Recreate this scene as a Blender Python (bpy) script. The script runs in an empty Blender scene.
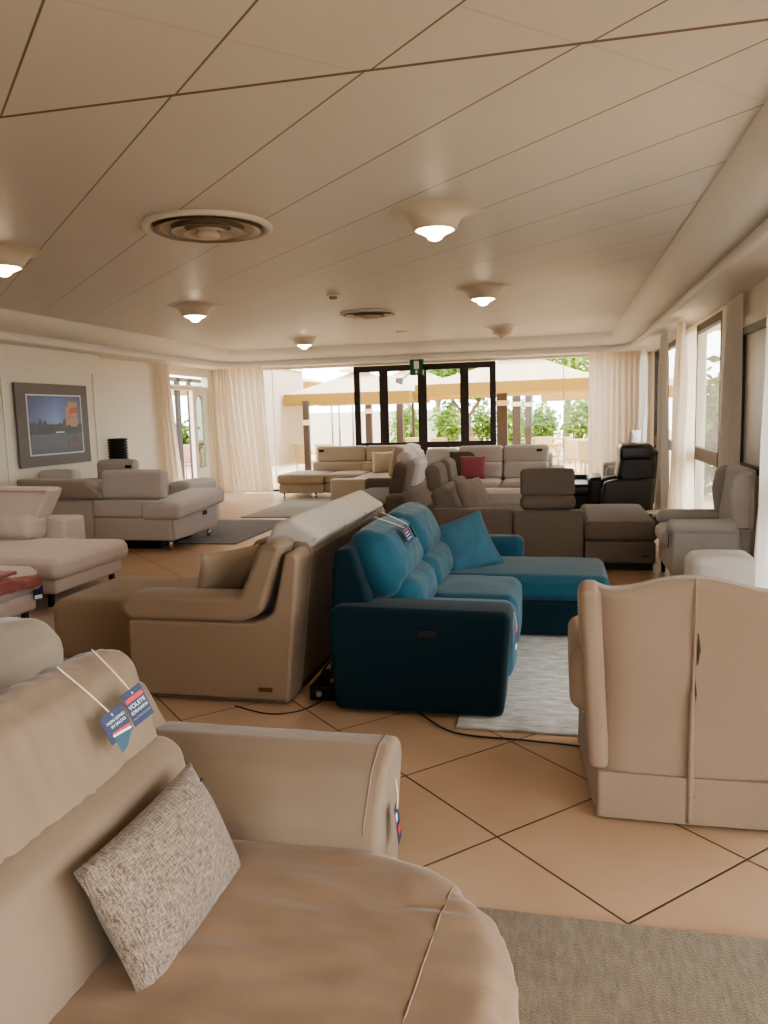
import bpy, bmesh, math, random
from mathutils import Vector, Matrix, noise, Euler
random.seed(7)
C = bpy.context.scene.collection
PI = math.pi
R = math.radians

# ------------------------------------------------------------------ materials
def lin(c):
    return tuple((v/12.92 if v <= .04045 else ((v+.055)/1.055)**2.4) for v in c)
def rgb(h):
    return lin(tuple(int(h[i:i+2], 16)/255 for i in (0, 2, 4)))
class NT:
    def __init__(s, name):
        s.m = bpy.data.materials.new(name); s.m.use_nodes = True
        s.t = s.m.node_tree; s.t.nodes.clear()
        s.out = s.n('ShaderNodeOutputMaterial')
    def n(s, typ, **kw):
        x = s.t.nodes.new(typ)
        for k, v in kw.items():
            if k.startswith('i_'):
                key = k[2:]
                key = int(key) if key.isdigit() else key.replace('_', ' ')
                x.inputs[key].default_value = v
            else: setattr(x, k, v)
        return x
    def l(s, a, b): s.t.links.new(a, b)
    def math(s, op, a, b=None, c=None):
        x = s.n('ShaderNodeMath', operation=op)
        for i, v in enumerate((a, b, c)):
            if v is None: continue
            if isinstance(v, (int, float)): x.inputs[i].default_value = v
            else: s.l(v, x.inputs[i])
        return x.outputs[0]
    def mix(s, f, a, b):
        x = s.n('ShaderNodeMix', data_type='RGBA')
        for i, v in ((0, f), (6, a), (7, b)):
            if isinstance(v, (int, float)): x.inputs[i].default_value = v
            elif isinstance(v, tuple): x.inputs[i].default_value = (*v[:3], 1)
            else: s.l(v, x.inputs[i])
        return x.outputs[2]
    def bsdf(s, **kw):
        b = s.n('ShaderNodeBsdfPrincipled')
        for k, v in kw.items():
            k = k.replace('_', ' ')
            if isinstance(v, tuple): v = (*v[:3], 1)
            if isinstance(v, (int, float, tuple)): b.inputs[k].default_value = v
            else: s.l(v, b.inputs[k])
        s.l(b.outputs[0], s.out.inputs[0]); return b
    def pos(s, scale=(1, 1, 1)):
        g = s.n('ShaderNodeTexCoord')
        m = s.n('ShaderNodeMapping'); m.inputs['Scale'].default_value = scale
        s.l(g.outputs['Object'], m.inputs[0]); return m.outputs[0]
    def noise(s, vec, scale, detail=3, rough=.5):
        x = s.n('ShaderNodeTexNoise'); x.inputs['Scale'].default_value = scale
        x.inputs['Detail'].default_value = detail; x.inputs['Roughness'].default_value = rough
        s.l(vec, x.inputs['Vector']); return x.outputs[0]
    def bump(s, b, h, strength=.3, dist=.01):
        x = s.n('ShaderNodeBump'); x.inputs['Strength'].default_value = strength; x.inputs['Distance'].default_value = dist
        s.l(h, x.inputs['Height']); s.l(x.outputs[0], b.inputs['Normal'])

def fabric(name, hexa, var=.10, rough=.9, sheen=.25, weave=320, wb=.12, blotch=5, aniso=(1, 1, 1)):
    t = NT(name); p = t.pos(aniso); c = rgb(hexa)
    n1 = t.noise(p, blotch, 4); n2 = t.noise(p, weave, 2)
    lo = tuple(v*(1-var*1.6) for v in c); hi = tuple(min(1, v*(1+var)) for v in c)
    c1 = t.mix(n1, lo, hi)
    f = t.math('MULTIPLY', n2, .5); c2 = t.mix(f, c1, tuple(v*.7 for v in c))
    b = t.bsdf(Base_Color=c2, Roughness=rough, Sheen_Weight=sheen, Sheen_Roughness=.4)
    b.inputs['Sheen Tint'].default_value = (1, .95, .9, 1); b.inputs['Specular IOR Level'].default_value = .25
    t.bump(b, n2, wb, .004)
    return t.m
def suede(name, hexa, var=.14, rough=.75, sheen=.35, sheen_streak=0.):
    t = NT(name); p = t.pos(); c = rgb(hexa)
    n1 = t.noise(p, 3.2, 5, .6); n2 = t.noise(p, 9, 3)
    lo = tuple(v*(1-var*1.5) for v in c); hi = tuple(min(1, v*(1+var)) for v in c)
    c1 = t.mix(n1, lo, hi)
    if sheen_streak:
        n3 = t.noise(t.pos((1.6, 5, 2.4)), 1.5, 3, .5)
        r = t.n('ShaderNodeMapRange'); r.inputs[1].default_value = .48; r.inputs[2].default_value = .68; t.l(n3, r.inputs[0])
        c1 = t.mix(t.math('MULTIPLY', r.outputs[0], sheen_streak), c1, tuple(min(1, v*1.45+.02) for v in c))  # lighter streaks put sheen highlights into the colour
        n2 = t.math('ADD', n2, t.math('MULTIPLY', n3, .8))
    b = t.bsdf(Base_Color=c1, Roughness=rough, Sheen_Weight=sheen, Sheen_Roughness=.35)
    b.inputs['Specular IOR Level'].default_value = .35
    t.bump(b, n2, .18 if not sheen_streak else .24, .02)
    return t.m
def plain(name, hexa, rough=.5, metal=0., var=0., spec=.5):
    t = NT(name); c = rgb(hexa)
    if var:
        p = t.pos(); n = t.noise(p, 4, 3)
        col = t.mix(n, tuple(v*(1-var) for v in c), tuple(min(1, v*(1+var)) for v in c))
    else: col = c
    b = t.bsdf(Base_Color=col, Roughness=rough, Metallic=metal); b.inputs['Specular IOR Level'].default_value = spec
    return t.m
def emis(name, hexa, s):
    t = NT(name); b = t.bsdf(Base_Color=rgb(hexa), Roughness=.4)
    b.inputs['Emission Color'].default_value = (*rgb(hexa), 1); b.inputs['Emission Strength'].default_value = s
    return t.m
def glassm(name, tint='ffffff', refl=.06):
    t = NT(name)
    tr = t.n('ShaderNodeBsdfTransparent'); tr.inputs[0].default_value = (*rgb(tint), 1)
    gl = t.n('ShaderNodeBsdfGlossy'); gl.inputs['Roughness'].default_value = .02
    lw = t.n('ShaderNodeLayerWeight'); lw.inputs[0].default_value = .25
    f = t.math('MULTIPLY_ADD', lw.outputs['Fresnel'], .8 if refl > .06 else .35, refl*.05)
    mx = t.n('ShaderNodeMixShader'); t.l(f, mx.inputs[0]); t.l(tr.outputs[0], mx.inputs[1]); t.l(gl.outputs[0], mx.inputs[2])
    t.l(mx.outputs[0], t.out.inputs[0]); return t.m
def translucent(name, hexa, f=.4, transp=0., weave=True):
    t = NT(name); c = rgb(hexa)
    d = t.n('ShaderNodeBsdfDiffuse'); d.inputs[0].default_value = (*c, 1)
    tl = t.n('ShaderNodeBsdfTranslucent'); tl.inputs[0].default_value = (*c, 1)
    mx = t.n('ShaderNodeMixShader'); mx.inputs[0].default_value = f
    t.l(d.outputs[0], mx.inputs[1]); t.l(tl.outputs[0], mx.inputs[2])
    o = mx.outputs[0]
    if transp:
        tr = t.n('ShaderNodeBsdfTransparent'); m2 = t.n('ShaderNodeMixShader'); m2.inputs[0].default_value = transp
        t.l(o, m2.inputs[1]); t.l(tr.outputs[0], m2.inputs[2]); o = m2.outputs[0]
    t.l(o, t.out.inputs[0]); return t.m

def floor_mat():
    t = NT('terracotta_tile'); g = t.n('ShaderNodeNewGeometry'); s = t.n('ShaderNodeSeparateXYZ'); t.l(g.outputs['Position'], s.inputs[0])
    x, y = s.outputs[0], s.outputs[1]; k = .70711/.603
    a = t.math('MULTIPLY_ADD', t.math('SUBTRACT', y, x), k, -2.08/.603+20)
    b = t.math('MULTIPLY_ADD', t.math('ADD', y, x), k, -1.766/.603+20)
    def edge(v):
        f = t.math('FRACT', v); return t.math('MINIMUM', f, t.math('SUBTRACT', 1., f))
    e = t.math('MINIMUM', edge(a), edge(b))
    gr = t.n('ShaderNodeMapRange'); gr.inputs[1].default_value = .0045; gr.inputs[2].default_value = .0085
    t.l(e, gr.inputs[0]); grout = gr.outputs[0]
    cb = t.n('ShaderNodeCombineXYZ'); t.l(t.math('FLOOR', a), cb.inputs[0]); t.l(t.math('FLOOR', b), cb.inputs[1])
    wn = t.n('ShaderNodeTexWhiteNoise'); t.l(cb.outputs[0], wn.inputs[0])
    n1 = t.noise(g.outputs['Position'], 3.5, 5, .6)
    c1 = t.mix(n1, rgb('b19276'), rgb('c9ad91'))
    c2 = t.mix(t.math('MULTIPLY', wn.outputs[0], .25), c1, rgb('c2a084'))
    c3 = t.mix(grout, rgb('4a3423'), c2)
    rg = t.math('MULTIPLY_ADD', n1, .2, .22)
    bs = t.bsdf(Base_Color=c3, Roughness=rg); bs.inputs['Specular IOR Level'].default_value = .5
    t.bump(bs, grout, .5, .004)
    return t.m
def ceil_mat():
    t = NT('ceiling_panels'); g = t.n('ShaderNodeNewGeometry'); s = t.n('ShaderNodeSeparateXYZ'); t.l(g.outputs['Position'], s.inputs[0])
    x, y = s.outputs[0], s.outputs[1]
    b = t.math('MULTIPLY', t.math('ADD', x, y), .70711)
    a = t.math('MULTIPLY', t.math('SUBTRACT', y, x), .70711)
    bi = t.math('MULTIPLY_ADD', b, 1/.605, -1.165/.605+20)
    f = t.math('FRACT', bi); e = t.math('MULTIPLY', t.math('MINIMUM', f, t.math('SUBTRACT', 1., f)), .605)
    l1 = t.n('ShaderNodeMapRange'); l1.inputs[1].default_value = .0025; l1.inputs[2].default_value = .007; t.l(e, l1.inputs[0])
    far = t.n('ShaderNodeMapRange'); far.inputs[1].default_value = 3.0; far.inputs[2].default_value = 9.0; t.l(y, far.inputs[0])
    row = t.math('GREATER_THAN', b, 1.77)
    aa = t.math('ADD', t.math('MULTIPLY_ADD', row, .607, -2.85), a)
    f2 = t.math('FRACT', t.math('MULTIPLY_ADD', aa, 1/3.66, 10)); e2 = t.math('MULTIPLY', t.math('MINIMUM', f2, t.math('SUBTRACT', 1., f2)), 3.66)
    l2 = t.n('ShaderNodeMapRange'); l2.inputs[1].default_value = .001; l2.inputs[2].default_value = .006; t.l(e2, l2.inputs[0])
    n1 = t.noise(g.outputs['Position'], 1.2, 3)
    c = t.mix(n1, rgb('d3cfcb'), rgb('dad7d3'))
    c = t.mix(t.math('MULTIPLY_ADD', l2.outputs[0], .28, .72), rgb('968877'), c)
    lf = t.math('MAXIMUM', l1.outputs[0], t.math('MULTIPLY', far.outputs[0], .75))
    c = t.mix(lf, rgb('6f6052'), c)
    bs = t.bsdf(Base_Color=c, Roughness=.45); bs.inputs['Specular IOR Level'].default_value = .4
    return t.m
def rug_mat(name, c0, c1, sc=(1, 1, 1), scale=30, c2=None):
    t = NT(name); p = t.pos(sc); n1 = t.noise(p, scale, 6, .65); n2 = t.noise(t.pos((1, 1, 1)), 4, 4, .6); n3 = t.noise(t.pos(), 260, 2)
    r = t.n('ShaderNodeMapRange'); r.inputs[1].default_value = .3; r.inputs[2].default_value = .7; t.l(n1, r.inputs[0])
    c = t.mix(r.outputs[0], rgb(c0), rgb(c1))
    r2 = t.n('ShaderNodeMapRange'); r2.inputs[1].default_value = .4; r2.inputs[2].default_value = .75; t.l(n2, r2.inputs[0])
    c = t.mix(t.math('MULTIPLY', r2.outputs[0], .5), c, rgb(c2 or c0))
    c = t.mix(t.math('MULTIPLY', n3, .35), c, rgb(c0))
    b = t.bsdf(Base_Color=c, Roughness=.95, Sheen_Weight=.3); t.bump(b, n3, .6, .01); return t.m
def weave_mat(name, c0, c1):
    t = NT(name); p1 = t.pos((1, 12, 1)); p2 = t.pos((12, 1, 1))
    n1 = t.noise(t.pos((40, 400, 60)), 1, 2); n2 = t.noise(t.pos((400, 40, 400)), 1, 2)
    s = t.math('ADD', n1, n2)
    r = t.n('ShaderNodeMapRange'); r.inputs[1].default_value = .75; r.inputs[2].default_value = 1.25; t.l(s, r.inputs[0])
    c = t.mix(r.outputs[0], rgb(c0), rgb(c1)); b = t.bsdf(Base_Color=c, Roughness=.9, Sheen_Weight=.2); t.bump(b, s, .5, .004); return t.m
def picture_sky():
    t = NT('dusk_sky_print'); g = t.n('ShaderNodeNewGeometry'); s = t.n('ShaderNodeSeparateXYZ'); t.l(g.outputs['Position'], s.inputs[0])
    r = t.n('ShaderNodeMapRange'); r.inputs[1].default_value = 1.62; r.inputs[2].default_value = 1.98; t.l(s.outputs[2], r.inputs[0])
    # bright patch towards the middle of the sky
    d = t.math('ABSOLUTE', t.math('SUBTRACT', s.outputs[1], 9.98)); r2 = t.n('ShaderNodeMapRange'); r2.inputs[1].default_value = 0; r2.inputs[2].default_value = .5; t.l(d, r2.inputs[0])
    c1 = t.mix(r.outputs[0], rgb('6f8ac4'), rgb('2548a4')); c2 = t.mix(r.outputs[0], rgb('26407f'), rgb('142560'))
    t.bsdf(Base_Color=t.mix(r2.outputs[0], c1, c2), Roughness=.35); return t.m
def leafm(name, c0, c1):
    t = NT(name); oi = t.n('ShaderNodeNewGeometry'); c = t.mix(oi.outputs['Random Per Island'], rgb(c0), rgb(c1))
    d = t.n('ShaderNodeBsdfDiffuse'); tl = t.n('ShaderNodeBsdfTranslucent'); t.l(c, d.inputs[0]); t.l(c, tl.inputs[0])
    mx = t.n('ShaderNodeMixShader'); mx.inputs[0].default_value = .45; t.l(d.outputs[0], mx.inputs[1]); t.l(tl.outputs[0], mx.inputs[2]); t.l(mx.outputs[0], t.out.inputs[0]); return t.m

M = dict(
 floor=floor_mat(), ceiling=ceil_mat(),
 white=plain('cream_paint', 'ece4d6', .55), cornice=plain('cornice_paint', 'dfdbd5', .5), wall=plain('wall_paint', 'e6dfd0', .6, var=.02),
 dark_gap=plain('ceiling_groove', '7d6d5e', .8),
 black_frame=plain('dark_bronze_frame', '2a1f1b', .4), brown_frame=plain('brown_frame', '3a2a24', .4),
 glass=glassm('window_glass', 'ffffff', .05), glass_green=glassm('greenish_glass', 'd5ddd0', .1),
 black=plain('black_metal', '141414', .35), black_plastic=plain('black_plastic', '121214', .45), chrome=plain('chrome', 'c9c7c4', .2, 1.),
 front=suede('beige_suede_leather', '86735f', .07, sheen_streak=.07), front_seat=suede('beige_suede_seat', '8b725b', .14, sheen_streak=.32), front_seam=plain('seam_thread', '8d7a68', .8),
 greyhead=suede('pale_greige_leather', '8d7f6f', .06),
 weave=weave_mat('woven_brown_grey', '55463b', 'a08d7a'),
 mid=suede('taupe_leather', '8b7660', .05, .6, .15), mid_head=suede('pale_taupe_leather', 'bcb2a6', .04, .55, .15), mid_pil=suede('taupe_pillow', 'a8947c', .06),
 teal=fabric('teal_microfibre', '235262', .06, .75, .22, 500, .05), teal_shaded=fabric('teal_microfibre_shaded', '09262f', .06, .85, .1, 500, .05), teal_pil=fabric('teal_velvet', '3b6373', .38, .85, .1, 300, .1, 9),  # darker teal copy has the shade of the sofa's sides put in
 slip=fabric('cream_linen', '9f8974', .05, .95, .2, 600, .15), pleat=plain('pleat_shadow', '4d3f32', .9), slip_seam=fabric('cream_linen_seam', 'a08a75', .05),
 greyb=fabric('grey_brown_weave', '776c62', .06, .95, .15, 300, .3), greyb_pil=fabric('grey_brown_pillow', '8a7e70', .12, .95, .15, 200, .3),
 wing=fabric('grey_velvet', 'b0aca8', .06, .85, .4), pouf=fabric('pale_grey_chenille', 'e4e2e0', .05, .9, .3, 200, .25),
 leather_dark=plain('dark_leather', '1d1a15', .32, var=.2, spec=.6), leather_olive=plain('olive_black_leather', '2a2a1f', .38, var=.15, spec=.6),
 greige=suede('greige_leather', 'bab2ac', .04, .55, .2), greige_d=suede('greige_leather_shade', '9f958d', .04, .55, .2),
 pink=fabric('rosy_beige_fabric', 'cdbdb2', .06, .9, .3), throw=fabric('dusty_rose_throw', '9c5f58', .18, .9, .4),
 cream=fabric('cream_beige_fabric', 'b5a591', .05, .9, .2), cream_l=fabric('pale_cream_fabric', 'ddd0bd', .04, .9, .2),
 pale=fabric('pale_grey_fabric', 'd3cbc6', .05, .9, .25), redpil=fabric('rose_velvet', 'a8626b', .15, .8, .5), darkpil=fabric('brown_patterned', '6b5a50', .3, .9, .1, 60, .2, 40),
 curtain=translucent('cream_curtain', 'f1e4d2', .35), curtain_w=translucent('white_curtain', 'efebe6', .35), curtain_s=translucent('sheer_curtain', 'efe6d8', .5, .12),
 rug_front=rug_mat('khaki_rug', '6a5a43', '9c8a6c', (6, 1.5, 1), 9, '7d6d52'), rug_grey=rug_mat('pale_grey_rug', '8b897f', 'f0eee6', (1.6, 5, 1), 5, 'b9b7ab'),
 rug_dark=rug_mat('charcoal_rug', '5d5855', '8b847e', (5, 1, 1), 8), rug_pink=rug_mat('rosy_rug', 'a58c7d', 'c2aa9a', (2, 5, 1), 8), rug_far=rug_mat('olive_grey_rug', '8d8471', 'a79d88', (2, 5, 1), 8),
 navy=plain('navy_card', '1d2b4a', .5), tealcard=plain('teal_card', '23495c', .5), red=plain('red_ink', 'c8303a', .5), ink=plain('white_ink', 'e8e6e2', .5), inkgrey=plain('grey_ink', '8f98a8', .5),
 string=plain('white_string', 'e6dac6', .8), brass=plain('bronze_plate', '6b4f30', .4, .6),
 mat_grey=plain('grey_mount', '77716c', .6), psky=picture_sky(), pdark=plain('print_dark_trees', '14110e', .4, var=.5), pwater=plain('print_water', '12160f', .3, var=.4), pstone=plain('print_stone', 'b58a62', .4, var=.3), pred=plain('print_red_roof', 'b8402e', .4, var=.3), pboat=plain('print_boat', 'd8cfc0', .4), pline=plain('print_window', '5a3c2c', .4),
 exit_green=emis('exit_green', '0a4f33', .08), lampglow=emis('lamp_glow', 'ffe6c4', 14.), lamp=plain('lamp_plaster', 'd9d0c3', .5), vent=plain('vent_paint', 'd6ccbe', .5), vent_dark=plain('vent_shadow', 'a89c8d', .8),
 paving=plain('terrace_paving', 'b8a283', .8, var=.06), canopy=translucent('parasol_canvas', 'cfc2a8', .38), valance=translucent('backlit_valance', 'a98a50', .5),  # valance canvas has its backlit yellow put into the colour
 post=plain('dark_post', '4a3a30', .6), steel=plain('steel', '8e8b86', .35, .8), outwhite=plain('terrace_wall', 'c9beb0', .8, var=.02), blind=translucent('outdoor_blind', 'cdbfae', .4),
 wicker=plain('cream_wicker', 'dcc7a0', .8, var=.1), wood=plain('terrace_table', 'c9a878', .6, var=.1), pinkchair=plain('pinkish_metal', 'a9827c', .6),
 leaf_a=leafm('leaves_light', '6c8c44', 'a9bb68'), leaf_b=leafm('leaves_dark', '3f5a2c', '7a9850'), leaf_c=leafm('leaves_hedge', '64853f', 'a6b86a'), bark=plain('bark', '6d5845', .9, var=.3),
 charger=plain('power_brick', '0b0b0c', .5), led=plain('grey_plug', '7c8087', .5), redwire=plain('red_wire', '6b1d1d', .5),
 panel=plain('frosted_pane', 'cfc6ba', .35),
)

# ------------------------------------------------------------------ mesh helpers (world coordinates)
def newbm(): return bmesh.new()
def box(bm, x0, x1, y0, y1, z0, z1):
    v = [bm.verts.new((x, y, z)) for x in (x0, x1) for y in (y0, y1) for z in (z0, z1)]
    for q in ((0, 1, 3, 2), (4, 6, 7, 5), (0, 4, 5, 1), (2, 3, 7, 6), (0, 2, 6, 4), (1, 5, 7, 3)): bm.faces.new([v[i] for i in q])
    return bm
def bx(*a): return box(newbm(), *a)
def rotpts(verts, axis, deg, piv):
    m = Matrix.Translation(piv) @ Matrix.Rotation(R(deg), 4, axis) @ Matrix.Translation(-Vector(piv))
    for v in verts: v.co = m @ v.co
def soft(x0, x1, y0, y1, z0, z1, r=.05, puff=(0, 0, .02), seg=9, tilt=None, wr=0., wf=6., warp=None, wdir=None, bm=None, cell=.05):
    """rounded box with bulging faces; tilt=(axis,deg,pivot) or list of these; wr = wrinkle height"""
    bm = bm or newbm()
    c = Vector(((x0+x1)/2, (y0+y1)/2, (z0+z1)/2)); h = Vector(((x1-x0)/2, (y1-y0)/2, (z1-z0)/2))
    rr = [min(r, hh*.98) for hh in h]
    def coords(i):
        k = 4; hh, q = h[i], rr[i]; o = []
        for j in range(k, 0, -1): o.append(-(hh-q)-q*math.tan(R(45)*j/k))
        n = max(2, min(seg, int((hh-q)*2/cell)+2))
        for j in range(n+1): o.append(-(hh-q)+2*(hh-q)*j/n)
        for j in range(1, k+1): o.append((hh-q)+q*math.tan(R(45)*j/k))
        return o
    cs = [coords(0), coords(1), coords(2)]
    vd = {}
    def vert(p):
        key = (round(p[0], 5), round(p[1], 5), round(p[2], 5))
        if key in vd: return vd[key]
        inner = Vector([max(-(h[i]-rr[i]), min(h[i]-rr[i], p[i])) for i in range(3)])
        d = Vector([(p[i]-inner[i])/rr[i] for i in range(3)])
        d.normalize()
        q = inner+Vector([d[i]*rr[i] for i in range(3)])
        u = [p[i]/h[i] for i in range(3)]
        for i in range(3):
            if puff[i]:
                a, b2 = [j for j in range(3) if j != i]
                w = max(0, 1-u[a]**2)*max(0, 1-u[b2]**2)
                q[i] += puff[i]*math.copysign(1, u[i])*(w**.7)*abs(u[i])
        v = bm.verts.new(c+q); vd[key] = v; return v
    for ax in range(3):
        a, b2 = [(1, 2), (2, 0), (0, 1)][ax]
        for sgn in (-1, 1):
            for i in range(len(cs[a])-1):
                for j in range(len(cs[b2])-1):
                    q = []
                    for (ii, jj) in ((i, j), (i+1, j), (i+1, j+1), (i, j+1)):
                        p = [0, 0, 0]; p[ax] = sgn*h[ax]; p[a] = cs[a][ii]; p[b2] = cs[b2][jj]; q.append(vert(p))
                    if sgn < 0: q.reverse()
                    if len(set(q)) == 4:
                        try: bm.faces.new(q)
                        except ValueError: pass
    new = list(vd.values())
    if wr:
        bm.normal_update()
        for v in new:
            p = v.co*wf
            if wdir: p = Vector((p.x*wdir[0], p.y*wdir[1], p.z*wdir[2]))
            v.co += v.normal*wr*(noise.noise(p)+.5*noise.noise(p*2.1))
    if warp:
        for v in new: v.co = warp(v.co)
    if tilt:
        for t in (tilt if isinstance(tilt, list) else [tilt]): rotpts(new, *t)
    for f in bm.faces: f.smooth = True
    return bm
def fillet(pts, rad, n=6):
    """rounded closed polygon; rad a number or a list"""
    o = []; N = len(pts)
    for i in range(N):
        r = rad[i] if isinstance(rad, (list, tuple)) else rad
        p = Vector(pts[i]); a = Vector(pts[i-1])-p; b = Vector(pts[(i+1) % N])-p
        if r <= 0: o.append(tuple(p)); continue
        la, lb = a.length, b.length; a.normalize(); b.normalize()
        ang = a.angle(b)
        if ang > 3.1: o.append(tuple(p)); continue
        d = min(r/math.tan(ang/2), la*.49, lb*.49)
        p0 = p+a*d; p2 = p+b*d
        for k in range(n+1):
            t = k/n; o.append(tuple((1-t)**2*p0+2*t*(1-t)*p+t*t*p2))
    return o
def prism(pts, axis, a0, a1, r=.02, n=3, bm=None, capbulge=0.):
    """closed 2-D profile swept along an axis ('X': pts are (y,z); 'Y': (x,z); 'Z': (x,y)) with rounded rims"""
    bm = bm or newbm(); N = len(pts)
    P = [Vector(p) for p in pts]
    area = sum(P[i].x*P[(i+1) % N].y-P[(i+1) % N].x*P[i].y for i in range(N))
    if area < 0: P.reverse()
    nr = []
    for i in range(N):
        e1 = P[i]-P[i-1]; e2 = P[(i+1) % N]-P[i]
        n1 = Vector((e1.y, -e1.x)); n2 = Vector((e2.y, -e2.x))
        if n1.length: n1.normalize()
        if n2.length: n2.normalize()
        m = n1+n2; m = m.normalized() if m.length > 1e-6 else n1
        nr.append(m/max(.5, m.dot(n1) or 1))
    def mk(p, t):
        return {'X': (t, p.x, p.y), 'Y': (p.x, t, p.y), 'Z': (p.x, p.y, t)}[axis]
    rings = []
    prof = [(r*(1-math.sin(PI/2*k/n)), r*(1-math.cos(PI/2*k/n))) for k in range(n+1)]
    for ins, dt in prof: pass
    seq = [(r*(1-math.sin(PI/2*k/n)), a0+r*(1-math.cos(PI/2*k/n))) for k in range(n+1)]+[(r*(1-math.sin(PI/2*k/n)), a1-r*(1-math.cos(PI/2*k/n))) for k in range(n, -1, -1)]
    if r <= 0: seq = [(0, a0), (0, a1)]
    for ins, t in seq: rings.append([bm.verts.new(mk(P[i]-nr[i]*ins, t)) for i in range(N)])
    for k in range(len(rings)-1):
        for i in range(N):
            j = (i+1) % N
            f = bm.faces.new((rings[k][i], rings[k][j], rings[k+1][j], rings[k+1][i])); f.smooth = True
    bm.faces.new(list(reversed(rings[0]))); bm.faces.new(rings[-1])
    bmesh.ops.recalc_face_normals(bm, faces=bm.faces[:])
    return bm
def tube(pts, r, n=8, bm=None, cap=True):
    bm = bm or newbm(); P = [Vector(p) for p in pts]; rings = []; up = Vector((0, 0, 1))
    for i, p in enumerate(P):
        d = (P[min(i+1, len(P)-1)]-P[max(i-1, 0)]).normalized()
        a = d.cross(up if abs(d.z) < .95 else Vector((1, 0, 0))).normalized(); b = a.cross(d)
        rad = r[i] if isinstance(r, (list, tuple)) else r
        rings.append([bm.verts.new(p+a*rad*math.cos(2*PI*k/n)+b*rad*math.sin(2*PI*k/n)) for k in range(n)])
    for k in range(len(P)-1):
        for i in range(n):
            f = bm.faces.new((rings[k][i], rings[k][(i+1) % n], rings[k+1][(i+1) % n], rings[k+1][i])); f.smooth = True
    if cap: bm.faces.new(rings[0]); bm.faces.new(list(reversed(rings[-1])))
    bmesh.ops.recalc_face_normals(bm, faces=bm.faces[:]); return bm
def smooth_path(pts, n=8):
    P = [Vector(p) for p in pts]; o = []
    for i in range(len(P)-1):
        p0 = P[max(i-1, 0)]; p1 = P[i]; p2 = P[i+1]; p3 = P[min(i+2, len(P)-1)]
        for k in range(n):
            t = k/n; o.append(.5*((2*p1)+(p2-p0)*t+(2*p0-5*p1+4*p2-p3)*t*t+(3*p1-p0-3*p2+p3)*t**3))
    o.append(P[-1]); return o
def lathe(prof, cx, cy, n=32, bm=None, close=False):
    bm = bm or newbm(); rings = []
    for (r, z) in prof:
        if r < 1e-5: rings.append([bm.verts.new((cx, cy, z))])
        else: rings.append([bm.verts.new((cx+r*math.cos(2*PI*k/n), cy+r*math.sin(2*PI*k/n), z)) for k in range(n)])
    for a, b in zip(rings, rings[1:]):
        for k in range(n):
            q = [a[k % len(a)], a[(k+1) % len(a)], b[(k+1) % len(b)], b[k % len(b)]]
            q = list(dict.fromkeys(q))
            if len(q) > 2:
                f = bm.faces.new(q); f.smooth = True
    bmesh.ops.recalc_face_normals(bm, faces=bm.faces[:]); return bm
def pillow(w, h, t, loc, rot, pinch=.07, n=16, wr=.006, seed=0):
    bm = newbm(); G = {}
    mat = Matrix.Translation(loc) @ Euler([R(a) for a in rot]).to_matrix().to_4x4()
    for s in (1, -1):
        for i in range(n+1):
            for j in range(n+1):
                u = -1+2*i/n; v = -1+2*j/n; e = max(0, (1-u**4)*(1-v**4))
                if e < 1e-9 and s < 0: G[(s, i, j)] = G[(1, i, j)]; continue
                x = w/2*u*(1-pinch*(1-v*v)); y = h/2*v*(1-pinch*(1-u*u))
                z = s*t/2*(max(0, (1-u*u)*(1-v*v))**.45)*(1+.0)
                p = Vector((x, y, z)); k = noise.noise(Vector((x*9+seed, y*9, s*2)))*wr*(e**.5)
                p.z += s*k; G[(s, i, j)] = bm.verts.new(mat @ p)
    for s in (1, -1):
        for i in range(n):
            for j in range(n):
                q = [G[(s, i, j)], G[(s, i+1, j)], G[(s, i+1, j+1)], G[(s, i, j+1)]]
                if s < 0: q.reverse()
                f = bm.faces.new(q); f.smooth = True
    return bm
def drape(p0, p1, zt, zb, folds=6, amp=.05, bot=None, top=None, n=None, seed=0, bulge=0.):
    """curtain hanging from p0 to p1; bot=(q0,q1) is where its hem runs"""
    bm = newbm(); p0, p1 = Vector(p0), Vector(p1); q0, q1 = (Vector(bot[0]), Vector(bot[1])) if bot else (p0, p1)
    n = n or folds*10; nz = 14; rows = []
    for k in range(nz+1):
        s = k/nz; row = []
        for i in range(n+1):
            t = i/n
            a = p0.lerp(p1, t); b = q0.lerp(q1, t); p = a.lerp(b, s**1.3)
            d = (p1-p0).normalized(); nn = Vector((-d.y, d.x))
            ph = 2*PI*folds*t+1.3*noise.noise(Vector((t*5, s*1.5, seed)))*1.5
            off = amp*(.55+.45*s)*math.sin(ph)+.3*amp*noise.noise(Vector((t*folds*2, s*3, seed+5)))
            off *= .25+.75*min(1, s*6+.3)
            p = p+nn*off+d*amp*.25*math.sin(ph*2)
            row.append(bm.verts.new((p.x, p.y, zt+(zb-zt)*s)))
        rows.append(row)
    for k in range(nz):
        for i in range(n):
            f = bm.faces.new((rows[k][i], rows[k][i+1], rows[k+1][i+1], rows[k+1][i])); f.smooth = True
    return bm
def corner_round(cx, cy, sx, sy):
    """squeeze the rectangle corner beyond (cx,cy) in direction (sx,sy) into an arc"""
    def w(co):
        dx = (co.x-cx)*sx; dy = (co.y-cy)*sy
        if dx > 0 and dy > 0:
            k = max(dx, dy)/math.hypot(dx, dy); return Vector((cx+sx*dx*k, cy+sy*dy*k, co.z))
        return co
    return w
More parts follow.
